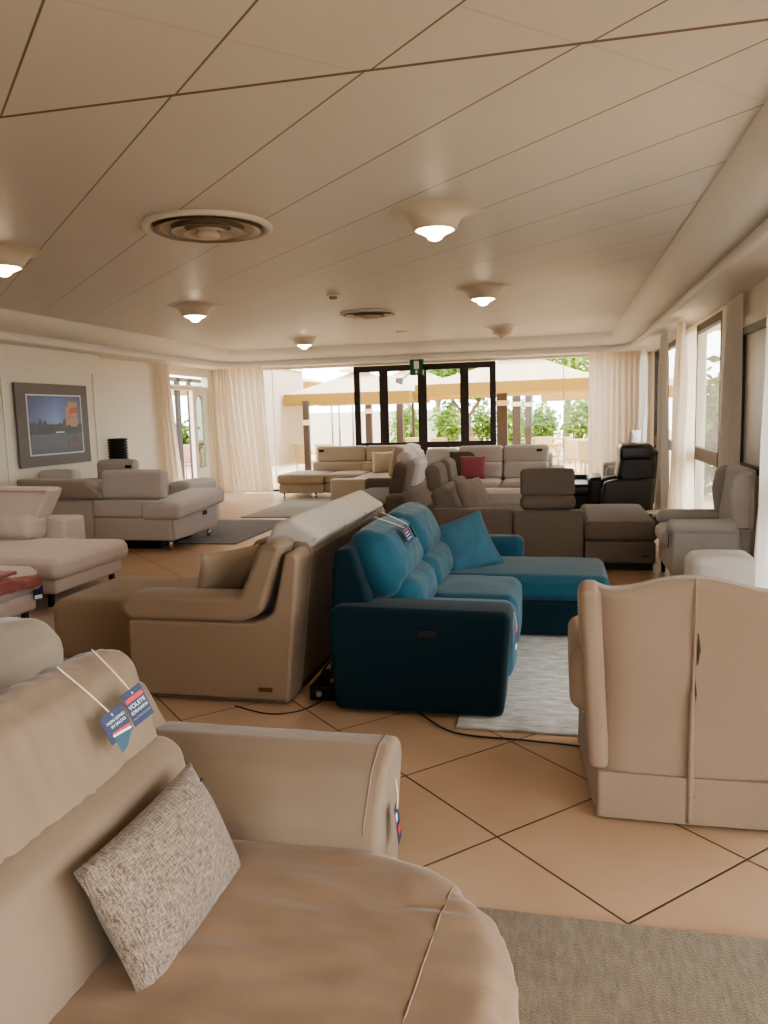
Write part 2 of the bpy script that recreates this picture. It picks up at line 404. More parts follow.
def text(s, size, loc, rotm, off=.0006, align='CENTER'):
    cu = bpy.data.curves.new('lettering', 'FONT'); cu.body = s; cu.size = size; cu.align_x = align; cu.align_y = 'CENTER'; cu.extrude = off*.4
    o = bpy.data.objects.new('lettering', cu); C.objects.link(o)
    bpy.context.view_layer.update()
    me = bpy.data.meshes.new_from_object(o.evaluated_get(bpy.context.evaluated_depsgraph_get()))
    bm = newbm(); bm.from_mesh(me); bpy.data.objects.remove(o); bpy.data.meshes.remove(me)
    m = Matrix.Translation(loc) @ rotm.to_4x4()
    for v in bm.verts: v.co = m @ v.co
    return bm

class Thing:
    def __init__(s, name, label, cat, loc, group=None):
        s.o = bpy.data.objects.new(name, None); C.objects.link(s.o); s.o.location = loc; s.o.empty_display_size = .1
        s.o['label'] = label; s.o['category'] = cat
        if group: s.o['group'] = group
    def add(s, name, bm, mat, parent=None, label=None, base=None):
        p = parent or s.o
        w = world(p)
        o = mesh(name, bm, mat, w); o.parent = p; o['_'] = 0; del o['_']
        if label: o['label'] = label
        return o
def world(o):
    v = Vector((0, 0, 0))
    while o: v += Vector(o.location); o = o.parent
    return v
def mesh(name, bm, mat, origin=(0, 0, 0)):
    origin = Vector(origin)
    for v in bm.verts: v.co -= origin
    bm.normal_update()
    me = bpy.data.meshes.new(name); bm.to_mesh(me); bm.free()
    me.materials.append(M[mat])
    o = bpy.data.objects.new(name, me); C.objects.link(o); return o
def single(name, bm, mat, label, cat, loc, group=None):
    o = mesh(name, bm, mat, loc); o.location = loc; o['label'] = label; o['category'] = cat
    if group: o['group'] = group
    return o
def struct(name, bm, mat, parent=None):
    if parent is None:
        o = mesh(name, bm, mat); o['kind'] = 'structure'
    else:
        o = mesh(name, bm, mat, world(parent)); o.parent = parent
    return o
def dup(root, loc, label=None, group=None):
    r = root.copy(); C.objects.link(r); r.location = loc
    if label: r['label'] = label
    if group: r['group'] = group
    for ch in list(root.children):
        c = ch.copy(); C.objects.link(c); c.parent = r
        for g in list(ch.children):
            d = g.copy(); C.objects.link(d); d.parent = c
    return r

# ------------------------------------------------------------------ room shell
XL, XR, YF, YB, ZC = -7.1, 1.72, 15.85, -2.4, 2.94
struct('floor', bx(XL-.5, XR+.2, YB-.2, YF+.15, -.08, 0), 'floor')
# ceiling: two fields of panels with a groove between them
def ceiling():
    bm = newbm(); box(bm, XL-.5, XR+.2, YB-.2, 3.232, ZC-.012, ZC+.2); box(bm, XL-.5, XR+.2, 3.262, YF+.2, ZC, ZC+.2); return bm
struct('ceiling', ceiling(), 'ceiling')
struct('trim_1', bx(XL, XR, 3.222, 3.268, ZC-.006, ZC+.05), 'dark_gap')
# cove + cornice swept round the room: (inset from lip, z)
def cove():
    bm = newbm()
    lx0, lx1, ly1 = -6.78, 1.26, 15.30
    prof = [(-.9, 2.62), (-.06, 2.62), (-.015, 2.62), (0, 2.63), (.0, 2.70), (-.03, 2.73)]
    for k in range(9):
        a = PI/2*k/8; prof.append((-.03+.36*math.sin(a)*1.0, 2.73+.215*(1-math.cos(a))))
    prof.append((.36, 2.955))
    # path of the lip with rounded far corners
    path = []
    rc = .55
    def P(ins):
        o = []
        r = rc-ins if ins < rc else .01
        o.append((lx0+ins, YB))
        for k in range(11):
            a = PI-PI/2*k/10; o.append((lx0+rc+(rc-ins)*math.cos(a), ly1-rc+(rc-ins)*math.sin(a)))
        for k in range(11):
            a = PI/2-PI/2*k/10; o.append((lx1-rc+(rc-ins)*math.cos(a), ly1-rc+(rc-ins)*math.sin(a)))
        o.append((lx1-ins, YB)); return o
    rows = [[bm.verts.new((x, y, z)) for (x, y) in P(i)] for (i, z) in prof]
    for a, b in zip(rows, rows[1:]):
        for k in range(len(a)-1):
            f = bm.faces.new((a[k], a[k+1], b[k+1], b[k])); f.smooth = True
    bmesh.ops.recalc_face_normals(bm, faces=bm.faces[:])
    return bm
struct('trim_2', cove(), 'cornice')

# left wall with panel moulding, recess and door opening
def wl():
    bm = newbm()
    box(bm, XL-.4, XL, YB, 11.25, 0, 2.75)
    box(bm, XL-.4, XL-.2, 11.25, 13.75, 0, 2.75)
    box(bm, XL-.4, XL-.2, 13.75, YF, 2.52, 2.75)
    box(bm, XL-.4, XL-.2, 15.72, YF+.1, 0, 2.52)
    return bm
struct('wall_left', wl(), 'wall')
def frame_yz(x0, x1, y0, y1, z0, z1, w, wt=None):
    bm = newbm(); wt = wt or w
    box(bm, x0, x1, y0, y0+w, z0, z1); box(bm, x0, x1, y1-w, y1, z0, z1); box(bm, x0, x1, y0+w, y1-w, z1-wt, z1); box(bm, x0, x1, y0+w, y1-w, z0, z0+wt); return bm
def frame_xz(y0, y1, x0, x1, z0, z1, w, wt=None):
    bm = newbm(); wt = wt or w
    box(bm, x0, x0+w, y0, y1, z0, z1); box(bm, x1-w, x1, y0, y1, z0, z1); box(bm, x0+w, x1-w, y0, y1, z1-wt, z1); box(bm, x0+w, x1-w, y0, y1, z0, z0+wt); return bm
struct('trim_3', frame_yz(XL, XL+.018, 8.95, 11.06, .55, 2.36, .035), 'white')
struct('trim_4', frame_yz(XL, XL+.018, 6.6, 8.75, .55, 2.36, .035), 'white')
struct('trim_5', frame_yz(XL-.2, XL-.18, 11.5, 13.56, .62, 2.6, .02), 'white')
struct('baseboard_left', bx(XL, XL+.015, YB, 11.25, 0, .1), 'white')

# side door in the left wall (open to the veranda)
dx0, dx1 = XL-.34, XL-.26
d1 = mesh('door_1', frame_yz(dx0-.03, dx1+.03, 13.75, 15.72, -.01, 2.52, .06), 'white'); d1['kind'] = 'structure'
struct('transom_bar', bx(dx0-.02, dx1+.02, 13.81, 15.66, 2.17, 2.25), 'white', d1)
struct('transom_pane', bx(dx0+.03, dx0+.036, 13.81, 15.66, 2.25, 2.46), 'glass', d1)
def archleaf():
    bm = newbm(); y0, y1, z0, z1 = 14.98, 15.68, .02, 2.17
    cy = (y0+y1)/2; ra = .2; N = 12
    outer = [(y0, z0), (y1, z0), (y1, z1), (y0, z1)]
    # stiles, bottom panel and arched head built as quads strips
    box(bm, dx0, dx1, y0, cy-ra, z0, z1); box(bm, dx0, dx1, cy+ra, y1, z0, z1); box(bm, dx0, dx1, cy-ra, cy+ra, z0, .55)
    for k in range(N):
        a0 = PI-PI*k/N; a1 = PI-PI*(k+1)/N
        ya, yb = cy+ra*math.cos(a0), cy+ra*math.cos(a1); za, zb = 1.88+ra*math.sin(a0), 1.88+ra*math.sin(a1)
        v = [bm.verts.new((x, y, z)) for x in (dx0, dx1) for (y, z) in ((ya, za), (yb, zb), (yb, z1), (ya, z1))]
        for q in ((0, 1, 2, 3), (7, 6, 5, 4), (0, 4, 5, 1), (2, 6, 7, 3)): bm.faces.new([v[i] for i in q])
    bmesh.ops.recalc_face_normals(bm, faces=bm.faces[:]); return bm
leaf = struct('door_leaf', archleaf(), 'white', d1)
struct('door_pane', bx(dx0+.03, dx0+.036, 15.12, 15.54, .5, 2.09), 'glass_green', d1)
struct('door_handle', tube([(dx1+.0, 15.1, 1.02), (dx1+.05, 15.1, 1.02), (dx1+.05, 15.2, 1.02)], .011), 'chrome', d1)
# veranda glazing beyond the side door
d2 = mesh('window_1', frame_yz(-9.05, -8.97, 16.2, 20.4, 0, 2.6, .09), 'black_frame'); d2['kind'] = 'structure'
struct('mullion', bx(-9.05, -8.97, 17.45, 17.6, 0, 2.6), 'black_frame', d2)
struct('mullion', bx(-9.05, -8.97, 18.1, 18.2, .0, 2.6), 'brown_frame', d2)
struct('window_rail', bx(-9.05, -8.97, 16.3, 17.45, .45, .62), 'black_frame', d2)
struct('window_pane', bx(-9.012, -9.008, 16.3, 17.45, .62, 2.5), 'glass', d2)
struct('window_header', bx(-9.05, -8.9, 16.2, 20.4, 2.3, 2.42), 'mat_grey', d2)

# far wall: wide glazing
def wf():
    bm = newbm(); box(bm, XL-.4, XR+.2, YF, YF+.2, 2.58, 2.9); box(bm, XL-.4, -6.75, YF, YF+.2, 0, 2.6); box(bm, 1.1, XR+.2, YF, YF+.2, 0, 2.6); return bm
struct('wall_back', wf(), 'wall')
struct('trim_6', bx(-6.75, 1.1, YF-.05, YF+.1, 0, .035), 'black_frame')
w2 = mesh('window_2', frame_xz(YF-.13, YF-.05, -4.12, -1.22, .035, 2.56, .12), 'black_frame'); w2['kind'] = 'structure'
for x0, x1 in ((-3.59, -3.41), (-2.79, -2.61), (-1.93, -1.76)):
    struct('mullion', bx(x0, x1, YF-.12, YF-.06, .15, 2.44), 'black_frame', w2)
struct('window_rail', bx(-4.0, -1.34, YF-.125, YF-.055, .88, 1.0), 'black_frame', w2)
for x0, x1 in ((-4.0, -3.59), (-3.41, -2.79), (-2.61, -1.93), (-1.76, -1.34)):
    struct('window_pane', bx(x0, x1, YF-.095, YF-.09, 1.0, 2.44), 'glass', w2)
    struct('lower_pane', bx(x0, x1, YF-.095, YF-.09, .15, .88), 'glass', w2)
w3 = mesh('window_3', bx(-6.7, -4.12, YF-.03, YF-.024, .035, 2.58), 'glass'); w3['kind'] = 'structure'
struct('glazing_bar', bx(-5.93, -5.915, YF-.035, YF-.02, .035, 2.58), 'white', w3)
w4 = mesh('window_4', bx(-1.22, 1.1, YF-.03, YF-.024, .035, 2.58), 'glass'); w4['kind'] = 'structure'
struct('glazing_bar', bx(.08, .095, YF-.035, YF-.02, .035, 2.58), 'white', w4)

# right wall with four windows
wins = [(-1.6, 2.4), (2.9, 6.3), (9.2, 11.25), (12.45, 15.35)]
def wr_():
    bm = newbm(); y = YB
    for a, b in wins:
        box(bm, XR, XR+.2, y, a, 0, 2.9); y = b
    box(bm, XR, XR+.2, y, YF+.2, 0, 2.9)
    for a, b in wins: box(bm, XR, XR+.2, a, b, 2.58, 2.9)
    return bm
struct('wall_right', wr_(), 'wall')
for i, (a, b) in enumerate(wins):
    w = mesh('window_%d' % (5+i), frame_yz(XR+.0, XR+.07, a, b, 0.0, 2.58, .09), 'black_frame'); w['kind'] = 'structure'
    struct('window_rail', bx(XR-.005, XR+.06, a+.09, b-.09, .88, 1.04), 'brown_frame', w)
    struct('window_pane', bx(XR+.03, XR+.036, a+.09, b-.09, 1.04, 2.49), 'glass', w)
    struct('lower_pane', bx(XR+.03, XR+.036, a+.09, b-.09, .09, .88), 'glass', w)
# small framed window with frosted pane on the pier
w = mesh('window_9', frame_yz(XR-.04, XR, 6.6, 8.12, .86, 2.36, .09), 'white'); w['kind'] = 'structure'
struct('inner_frame', frame_yz(XR-.05, XR-.01, 6.69, 8.02, .95, 2.27, .07), 'brown_frame', w)
struct('window_pane', bx(XR-.02, XR-.005, 6.76, 7.95, 1.02, 2.2), 'panel', w)
# rear wall behind the viewpoint, its unseen window sized for the light it lets in
def wrear():
    bm = newbm(); box(bm, XL-.4, -1.6, YB-.2, YB, 0, 2.9); box(bm, 1.2, XR+.2, YB-.2, YB, 0, 2.9)
    box(bm, -1.6, 1.2, YB-.2, YB, 0, .9); box(bm, -1.6, 1.2, YB-.2, YB, 2.3, 2.9); return bm
struct('wall_front', wrear(), 'wall')

# ------------------------------------------------------------------ ceiling fittings
LZ = ZC
def lamp():
    t = Thing('ceiling_lamp', 'x', 'lamp', (0, 0, LZ), 'flared ceiling lamps')
    t.add('shade', lathe([(.32, LZ-.001), (.27, LZ-.008), (.225, LZ-.022), (.187, LZ-.05), (.165, LZ-.085), (.148, LZ-.125), (.14, LZ-.13), (.13, LZ-.125), (.13, LZ-.11)], 0, 0), 'lamp')
    t.add('bulb', lathe([(.12, LZ-.118), (.115, LZ-.135), (.085, LZ-.15), (.06, LZ-.165), (.045, LZ-.185), (.025, LZ-.195), (0, LZ-.198)], 0, 0, 24), 'lampglow')
    return t.o
L0 = lamp()
lamps = [((-.84, 5.55), 'lit flared ceiling lamp nearest the viewer, right of the big round air vent', 1), ((-.83, 9.0), 'lit flared ceiling lamp second from the front in the right row', 1), ((-.9, 13.1), 'unlit flared ceiling lamp at far end of the right row', 0),
         ((-4.36, 5.65), 'lit flared ceiling lamp at the left edge of the photo', 1), ((-4.33, 9.0), 'lit flared ceiling lamp below the big round air vent, in the left row', 1), ((-4.36, 13.3), 'lit flared ceiling lamp at far end of the left row near the curtain', 1)]
for i, ((x, y), lb, on) in enumerate(lamps):
    o = L0 if i == 0 else dup(L0, (0, 0, LZ))
    o.location = (x, y, LZ); o['label'] = lb
    if not on:
        for ch in o.children:
            if ch.name.startswith('bulb'):
                ch.data = ch.data.copy(); ch.data.materials[0] = M['lamp']
    else:
        ld = bpy.data.lights.new('bulb_light', 'SPOT'); ld.energy = 14; ld.color = (1, .86, .68); ld.shadow_soft_size = .08; ld.spot_size = R(150); ld.spot_blend = .8
        lo = bpy.data.objects.new('bulb_light', ld); C.objects.link(lo); lo.location = (x, y, LZ-.25)
def vent(x, y, s, lb):
    t = Thing('air_vent', lb, 'air vent', (x, y, ZC), 'round ceiling air vents')
    t.add('outer_ring', lathe([(.46*s, ZC), (.465*s, ZC-.02), (.45*s, ZC-.035), (.42*s, ZC-.03), (.385*s, ZC-.0), (.385*s, ZC+.02)], x, y, 48), 'cornice')
    t.add('throat', lathe([(.40*s, ZC-.002), (.2*s, ZC-.001), (0, ZC-.001)], x, y, 32), 'vent_dark')
    for k, (ra, rb, za, zb) in enumerate(((.37, .26, .035, .008), (.27, .165, .05, .014), (.175, .09, .062, .02))):
        t.add('cone_ring', lathe([(rb*s, ZC-zb), (ra*s, ZC-za), (ra*s+.008, ZC-za-.004), (rb*s+.012, ZC-zb)], x, y, 48), 'vent')
    t.add('core', lathe([(.0, ZC-.09), (.05*s, ZC-.088), (.085*s, ZC-.07), (.06*s, ZC-.02)], x, y, 24), 'vent')
vent(-2.47, 5.42, 1., 'large round ceiling air vent with concentric cones, nearest the viewer')
vent(-2.52, 10.55, .85, 'smaller looking round air vent further back on the ceiling')
t = Thing('smoke_detector', 'small round smoke detector on ceiling between the two air vents', 'smoke detector', (-2.53, 8.85, ZC))
t.add('base', lathe([(.075, ZC), (.075, ZC-.015), (.06, ZC-.02), (0, ZC-.02)], -2.53, 8.85, 24), 'lamp'); t.add('sensor', lathe([(.05, ZC-.02), (.045, ZC-.045), (.02, ZC-.05), (0, ZC-.05)], -2.53, 8.85, 24), 'vent_dark')
single('ceiling_disc', lathe([(.1, ZC), (.1, ZC-.012), (.08, ZC-.018), (0, ZC-.018)], -2.57, 13.1, 24), 'lamp', 'small flat round disc on ceiling near the far window', 'ceiling cap', (-2.57, 13.1, ZC))

# exit sign hanging above the black window
t = Thing('exit_sign', 'green emergency exit sign with white door pictogram above black framed window', 'sign', (-2.72, 15.25, 2.58))
ex, ey, ez = -2.72, 15.25, 2.46
t.add('sign_panel', bx(ex-.13, ex+.13, ey-.01, ey+.01, ez-.14, ez+.16), 'exit_green')
t.add('pictogram_door', bx(ex-.05, ex+.05, ey-.013, ey-.0105, ez-.02, ez+.13), 'ink')
bm = newbm(); box(bm, ex-.015, ex+.015, ey-.013, ey-.0105, ez-.075, ez-.035)
v = [bm.verts.new(p) for p in ((ex-.04, ey-.012, ez-.075), (ex+.04, ey-.012, ez-.075), (ex, ey-.012, ez-.12))]; bm.faces.new(v)
t.add('pictogram_arrow', bm, 'ink')
t.add('side_cap', bx(ex+.13, ex+.145, ey-.02, ey+.02, ez-.145, ez+.16), 'glass_green')

# ------------------------------------------------------------------ picture on left wall
t = Thing('framed_picture', 'square photo print of lakeside castle at dusk in grey mount on left wall', 'picture', (XL+.02, 9.97, .98))
px = XL+.02; pm = t.add('mount', bx(px, px+.03, 9.16, 10.78, .975, 2.125), 'mat_grey')
t.add('white_border', bx(px+.03, px+.034, 9.36, 10.61, 1.125, 1.975), 'ink')
pr_ = t.add('print_sky', bx(px+.034, px+.037, 9.385, 10.585, 1.55, 1.955), 'psky')
t.add('print_water', bx(px+.034, px+.037, 9.385, 10.585, 1.145, 1.55), 'pwater')
def blobline(y0, y1, zb, h0, h1, n, seed, x):
    bm = newbm(); top = []; bot = []
    for i in range(n+1):
        y = y0+(y1-y0)*i/n; z = zb+h0+(h1-h0)*abs(noise.noise(Vector((y*9, seed, 0))))*1.6
        top.append(bm.verts.new((x, y, z))); bot.append(bm.verts.new((x, y, zb)))
    for i in range(n): bm.faces.new((bot[i], bot[i+1], top[i+1], top[i]))
    return bm
t.add('print_trees', blobline(9.385, 10.3, 1.45, .1, .24, 40, 3, px+.0385), 'pdark')
t.add('print_shore', bx(px+.037, px+.0386, 9.385, 10.585, 1.42, 1.47), 'pdark')
bm = newbm(); box(bm, px+.037, px+.039, 10.26, 10.50, 1.5, 1.86)
for k in range(4): box(bm, px+.037, px+.039, 10.26+.066*k, 10.30+.066*k, 1.86, 1.885)
t.add('print_castle', bm, 'pstone')
t.add('print_tower', bx(px+.037, px+.0388, 10.20, 10.275, 1.5, 1.80), 'pstone')
bm = newbm(); bm.faces.new([bm.verts.new((px+.0394, y, z)) for y, z in ((10.29, 1.70), (10.50, 1.72), (10.47, 1.80), (10.33, 1.79))]); t.add('print_roof', bm, 'pred')
for yy in (10.30, 10.36, 10.42, 10.47): t.add('print_window', bx(px+.0388, px+.0398, yy, yy+.014, 1.63, 1.665), 'pline')
t.add('print_bushes', blobline(10.12, 10.585, 1.45, .06, .16, 26, 11, px+.0402), 'pdark')
t.add('print_reflection', blobline(10.25, 10.47, 1.22, .10, .2, 16, 5, px+.0386), 'pline')
t.add('print_boat', bx(px+.037, px+.0395, 9.95, 10.15, 1.43, 1.45), 'pboat')
t = Thing('ribbed_vase', 'black ribbed cylindrical vase on white pedestal by left wall, right of the picture', 'vase', (-7.05, 11.55, 0.0))
prof = [(0, .9)]
for k in range(9):
    z = .9+.40*k/9; prof += [(.135, z), (.16, z+.012), (.16, z+.03), (.135, z+.043)]
prof += [(.12, 1.30), (.1, 1.30), (.1, 1.1), (0, 1.1)]
t.add('body', lathe(prof, -7.05, 11.55, 32), 'black')
t.add('pedestal', bx(-7.2, -6.9, 11.4, 11.7, 0, .9), 'white')

# ------------------------------------------------------------------ curtains
def cur(label, *a, mat='curtain', group='long drapes at the windows', **k):
    bm = drape(*a, **k); return single('curtain', bm, mat, label, 'curtain', (a[0][0], a[0][1], 0.0), group)
cur('narrow cream curtain gathered beside left doorway', (XL-.08, 13.3), (XL-.05, 13.62), 2.6, .02, folds=3, amp=.04, bot=((XL-.05, 13.4), (XL-.02, 13.95)), seed=1)
cur('cream curtain hanging on right side of left doorway', (XL+.02, 15.52), (-6.85, 15.5), 2.62, .02, folds=3, amp=.05, bot=((XL+.12, 15.4), (-6.72, 15.42)), seed=2)
cur('wide cream curtain in far left corner beside the terrace glass', (-6.95, 15.5), (-6.02, 15.55), 2.62, .03, folds=7, amp=.06, bot=((-6.7, 15.5), (-5.92, 15.55)), seed=3)
cur('wide cream curtain at right end of the far window', (.54, 15.55), (1.5, 15.55), 2.62, .03, folds=9, amp=.05, seed=4)
RW = 1.46
for (y0, y1, b0, b1, lb, f, mt) in (
    (14.3, 15.3, 14.3, 15.3, 'whitish curtain on right wall nearest the far corner', 5, 'curtain_w'),
    (11.6, 12.35, 11.4, 12.5, 'narrow white curtain on right wall behind black recliner', 4, 'curtain_w'),
    (10.05, 10.75, 9.75, 11.0, 'white curtain on right wall left of the large dark framed pane', 4, 'curtain'),
    (7.95, 8.75, 7.85, 9.05, 'grey shaded curtain bunched between the two dark window frames on right', 5, 'curtain_w'),
    (4.9, 6.2, 4.8, 6.25, 'white curtain at right edge of photo beside the pale pouf', 6, 'curtain_w')):
    X = 1.66 if lb.startswith('grey shaded') else RW
    am = .035 if X > 1.6 else .06
    cur(lb, (X, y0), (X+.01, y1), 2.6, .02, folds=f, amp=am, bot=((X-.01, b0), (X, b1)), seed=y0, mat=mt)
cur('thin sheer curtain behind the large dark framed pane on right', (1.62, 10.2), (1.62, 11.1), 2.56, .03, folds=5, amp=.03, seed=30, mat='curtain_s')

# ------------------------------------------------------------------ rugs
def rug(label, x0, x1, y0, y1, mat, h=.015):
    bm = soft(x0, x1, y0, y1, 0.001, h, r=.006, puff=(0, 0, 0), seg=20)
    for v in bm.verts:
        w = noise.noise(Vector((v.co.x*3, v.co.y*3, 0)))*.012
        v.co.x += w*.6; v.co.y += w*.6
    return single('rug', bm, mat, label, 'rug', ((x0+x1)/2, (y0+y1)/2, 0))
rug('khaki brown woven rug at bottom right foreground', -.45, 1.5, .2, 2.27, 'rug_front', .02)
rug('pale grey mottled rug beneath the teal sofa', -.5, 1.25, 3.68, 6.5, 'rug_grey', .014)
rug('charcoal rug beside the greige sofa near left wall', -6.3, -3.95, 9.0, 11.2, 'rug_dark', .012)
rug('rosy beige rug under the pink chaise at left', -5.6, -3.75, 4.9, 6.75, 'rug_pink', .012)
rug('olive grey rug in front of the far cream sofa', -4.95, -3.0, 11.5, 14.3, 'rug_far', .012)

# ------------------------------------------------------------------ tags
def tag_card(name, label, loc, normal, roll, w, h, knot, words, cat='price tag', group='navy shop tags', extra=None):
    """card centred at loc facing normal; string from its top edge to knot"""
    n = Vector(normal).normalized(); up = Vector((0, 0, 1)); x = up.cross(n).normalized(); y = n.cross(x)
    rm = Matrix((x, y, n)).transposed() @ Matrix.Rotation(R(roll), 3, 'Z')
    T = Thing(name, label, cat, loc, group); m = Matrix.Translation(loc) @ rm.to_4x4()
    def quad(x0, x1, y0, y1, z0, z1):
        bm = bx(x0, x1, y0, y1, z0, z1)
        for v in bm.verts: v.co = m @ v.co
        return bm
    T.add('card', quad(-w/2, w/2, -h/2, h/2, 0, .0012), 'navy')
    for kind, *a in words:
        if kind == 't': T.add('lettering', text(a[0], a[1], m @ Vector((a[2], a[3], .0013)), rm, .0006), a[4])
        if kind == 'b': T.add(a[5], quad(a[0], a[1], a[2], a[3], .0012, .0018), a[4])
        if kind == 'p':
            bm = newbm(); vs = [bm.verts.new(m @ Vector((px_, py_, .0019))) for px_, py_ in a[0]]; bm.faces.new(vs); T.add(a[2], bm, a[1])
    if knot is not None:
        s = m @ Vector((0, h/2-.012, .003)); k = Vector(knot); mid = (s+k)/2+n*.004
        T.add('string', tube(smooth_path([s, mid, k], 6), .0018, 6), 'string')
    return T
# ------------------------------------------------------------------ 1 front beige sofa (faces +x)
t = Thing('corner_sofa', 'large beige suede sofa in left foreground with chaise and hanging navy tags', 'sofa', (-.75, 1.0, 0))
t.add('base', bx(-1.32, -.28, .02, 1.9, .05, .24), 'front')
cr = corner_round(-.50, 1.45, 1, 1)
sb = soft(-1.05, -.09, .93, 1.87, .17, .435, r=.07, puff=(.01, 0, .022), seg=44, cell=.022, wr=.009, wf=9, wdir=(.5, 1.9, 1), warp=cr)
from mathutils.bvhtree import BVHTree
bv = BVHTree.FromBMesh(sb); sm = []
for k in range(20):
    y = .95+.80*k/19; x = -.30+.055*(k/19)
    h = bv.ray_cast(Vector((x, y, 1)), Vector((0, 0, -1)))
    if h[0]: sm.append(h[0]+Vector((0, 0, .0005)))
st_ = t.add('seat', sb, 'front_seat')
t.add('seat_seam', tube(sm, .0022, 6), 'front_seam', parent=st_)
t.add('seat', soft(-1.05, -.09, -.2, .925, .17, .435, r=.07, puff=(.01, 0, .022), seg=16, wr=.006, wf=7), 'front_seat')
def armprof(): return fillet([(1.86, .10), (1.80, .36), (1.83, .50), (1.93, .60), (2.03, .635), (2.13, .625), (2.17, .58), (2.10, .40), (2.04, .10)], [.01, .06, .08, .08, .06, .05, .05, .1, .01])
a = t.add('armrest', prism(armprof(), 'X', -1.28, -.452, .022), 'front')
ap = armprof(); seam = [(-.492, y, z) for y, z in ap if z > .38 and y < 2.14]
t.add('arm_seam', tube(seam, .0022, 6), 'front_seam', parent=a)
t.add('back_frame', prism(fillet([(-1.42, .08), (-1.10, .08), (-1.14, .55), (-1.25, .76), (-1.42, .76)], .04), 'Y', .0, 2.12, .03), 'front')
for y0, y1, sg in ((1.0, 1.86, 30), (.06, .97, 14)):
    bc = t.add('back_cushion', soft(-1.20, -.93, y0, y1, .38, .74, r=.07, puff=(.025, 0, 0), seg=sg, cell=.03, tilt=('Y', -11, (-.93, 0, .42)), wr=.004, wf=8), 'front')
    t.add('headrest', soft(-1.22, -1.03, y0+.02, y1-.005, .625, .985, r=.075, puff=(.022, 0, .012), seg=50, cell=.018, tilt=('Y', -15, (-1.02, 0, .64)), wr=.0085, wf=15, wdir=(1.3, 2.4, .3)), 'front')
t.add('cushion_piping', tube(smooth_path([(-.925, 1.0, .46), (-.945, .995, .55), (-.98, .995, .66), (-1.03, .995, .73)], 5), .004, 6), 'front')
tn = (math.cos(R(12)), -.35, math.sin(R(12)))
tag_card('shop_tag', 'folded navy and teal shop tag on foreground sofa headrest, left one', (-1.012, 1.57, .85), (1, -.35, .28), 14, .068, .070, (-1.15, 1.56, .985),
    [('t', 'NON SONO', .010, 0.004, .012, 'ink'), ('t', 'IN SALDO', .010, .006, .0, 'ink'), ('p', [(-.02, -.012), (.031, -.016), (.031, -.022), (-.02, -.018)], 'red', 'red_stripe'), ('p', [(-.022, -.016), (.031, -.024), (.031, -.03), (-.022, -.022)], 'ink', 'white_stripe'), ('p', [(-.022, -.023), (.031, -.032), (.0, -.06), (-.02, -.066)], 'tealcard', 'folded_flap')])
tag_card('shop_tag', 'navy shop tag with red strip and white lettering, right one on foreground headrest', (-1.012, 1.665, .862), (1, -.35, .28), 14, .064, .086, (-1.15, 1.70, .985),
    [('b', -.028, .028, .015, .026, 'red', 'red_strip'), ('t', 'VENITE A SCOPRIRE', .0048, 0, .0205, 'ink'), ('t', 'VOLETE', .0155, 0, .003, 'ink'), ('t', 'SDRAIARVI', .0115, 0, -.012, 'ink'), ('t', 'PARLATENE CON NOI', .0057, 0, -.027, 'inkgrey')])
tag_card('shop_tag', 'navy and red shop tag hanging on front end of foreground sofa armrest', (-.425, 1.94, .46), (1, .05, .1), 0, .05, .10, (-.43, 1.95, .58), [('b', -.02, .0, .01, .03, 'ink', 'white_patch'), ('b', -.01, .02, -.03, -.01, 'red', 'red_patch')])
# woven lumbar pillow
def oriented_pillow(w, h, th, center, ux, uy, **k):
    """pillow whose width runs along ux and height along uy"""
    bm = pillow(w, h, th, (0, 0, 0), (0, 0, 0), **k)
    a = Vector(ux).normalized(); b = Vector(uy); b = (b-a*b.dot(a)).normalized(); c = a.cross(b)
    m = Matrix((a, b, c)).transposed().to_4x4(); m = Matrix.Translation(center) @ m
    for v in bm.verts: v.co = m @ v.co
    return bm
t = Thing('lumbar_pillow', 'brown grey woven lumbar pillow leaning on the foreground beige sofa', 'pillow', (-.82, 1.5, .44))
pl = t.add('cover', oriented_pillow(.47, .30, .14, (-.845, 1.475, .562), (.03, 1, .03), (-.46, .05, 1), pinch=.05), 'weave')
t.add('label_tab', bx(-.88, -.855, 1.655, 1.68, .672, .676), 'navy')

# ------------------------------------------------------------------ 2 second sofa standing back to back with the front one (faces -x)
t = Thing('lounge_sofa', 'pale greige sofa behind the foreground one, only its rounded headrest showing', 'sofa', (-2.0, 1.4, 0))
t.add('base', soft(-2.45, -1.5, .2, 2.1, .0, .3, r=.04, puff=(0, 0, 0)), 'greyhead')
t.add('seat', soft(-2.5, -1.75, .25, 2.05, .28, .45, r=.06), 'greyhead')
t.add('backrest', soft(-1.75, -1.5, .25, 2.1, .28, .78, r=.08), 'greyhead')
t.add('headrest', soft(-1.80, -1.53, 1.25, 2.17, .70, .945, r=.10, puff=(.03, .01, .012), wr=.008, wf=9, seg=16), 'greyhead')
t.add('headrest', soft(-1.80, -1.53, .3, 1.22, .70, .945, r=.10, puff=(.03, .01, .012), wr=.008, wf=9, seg=12), 'greyhead')

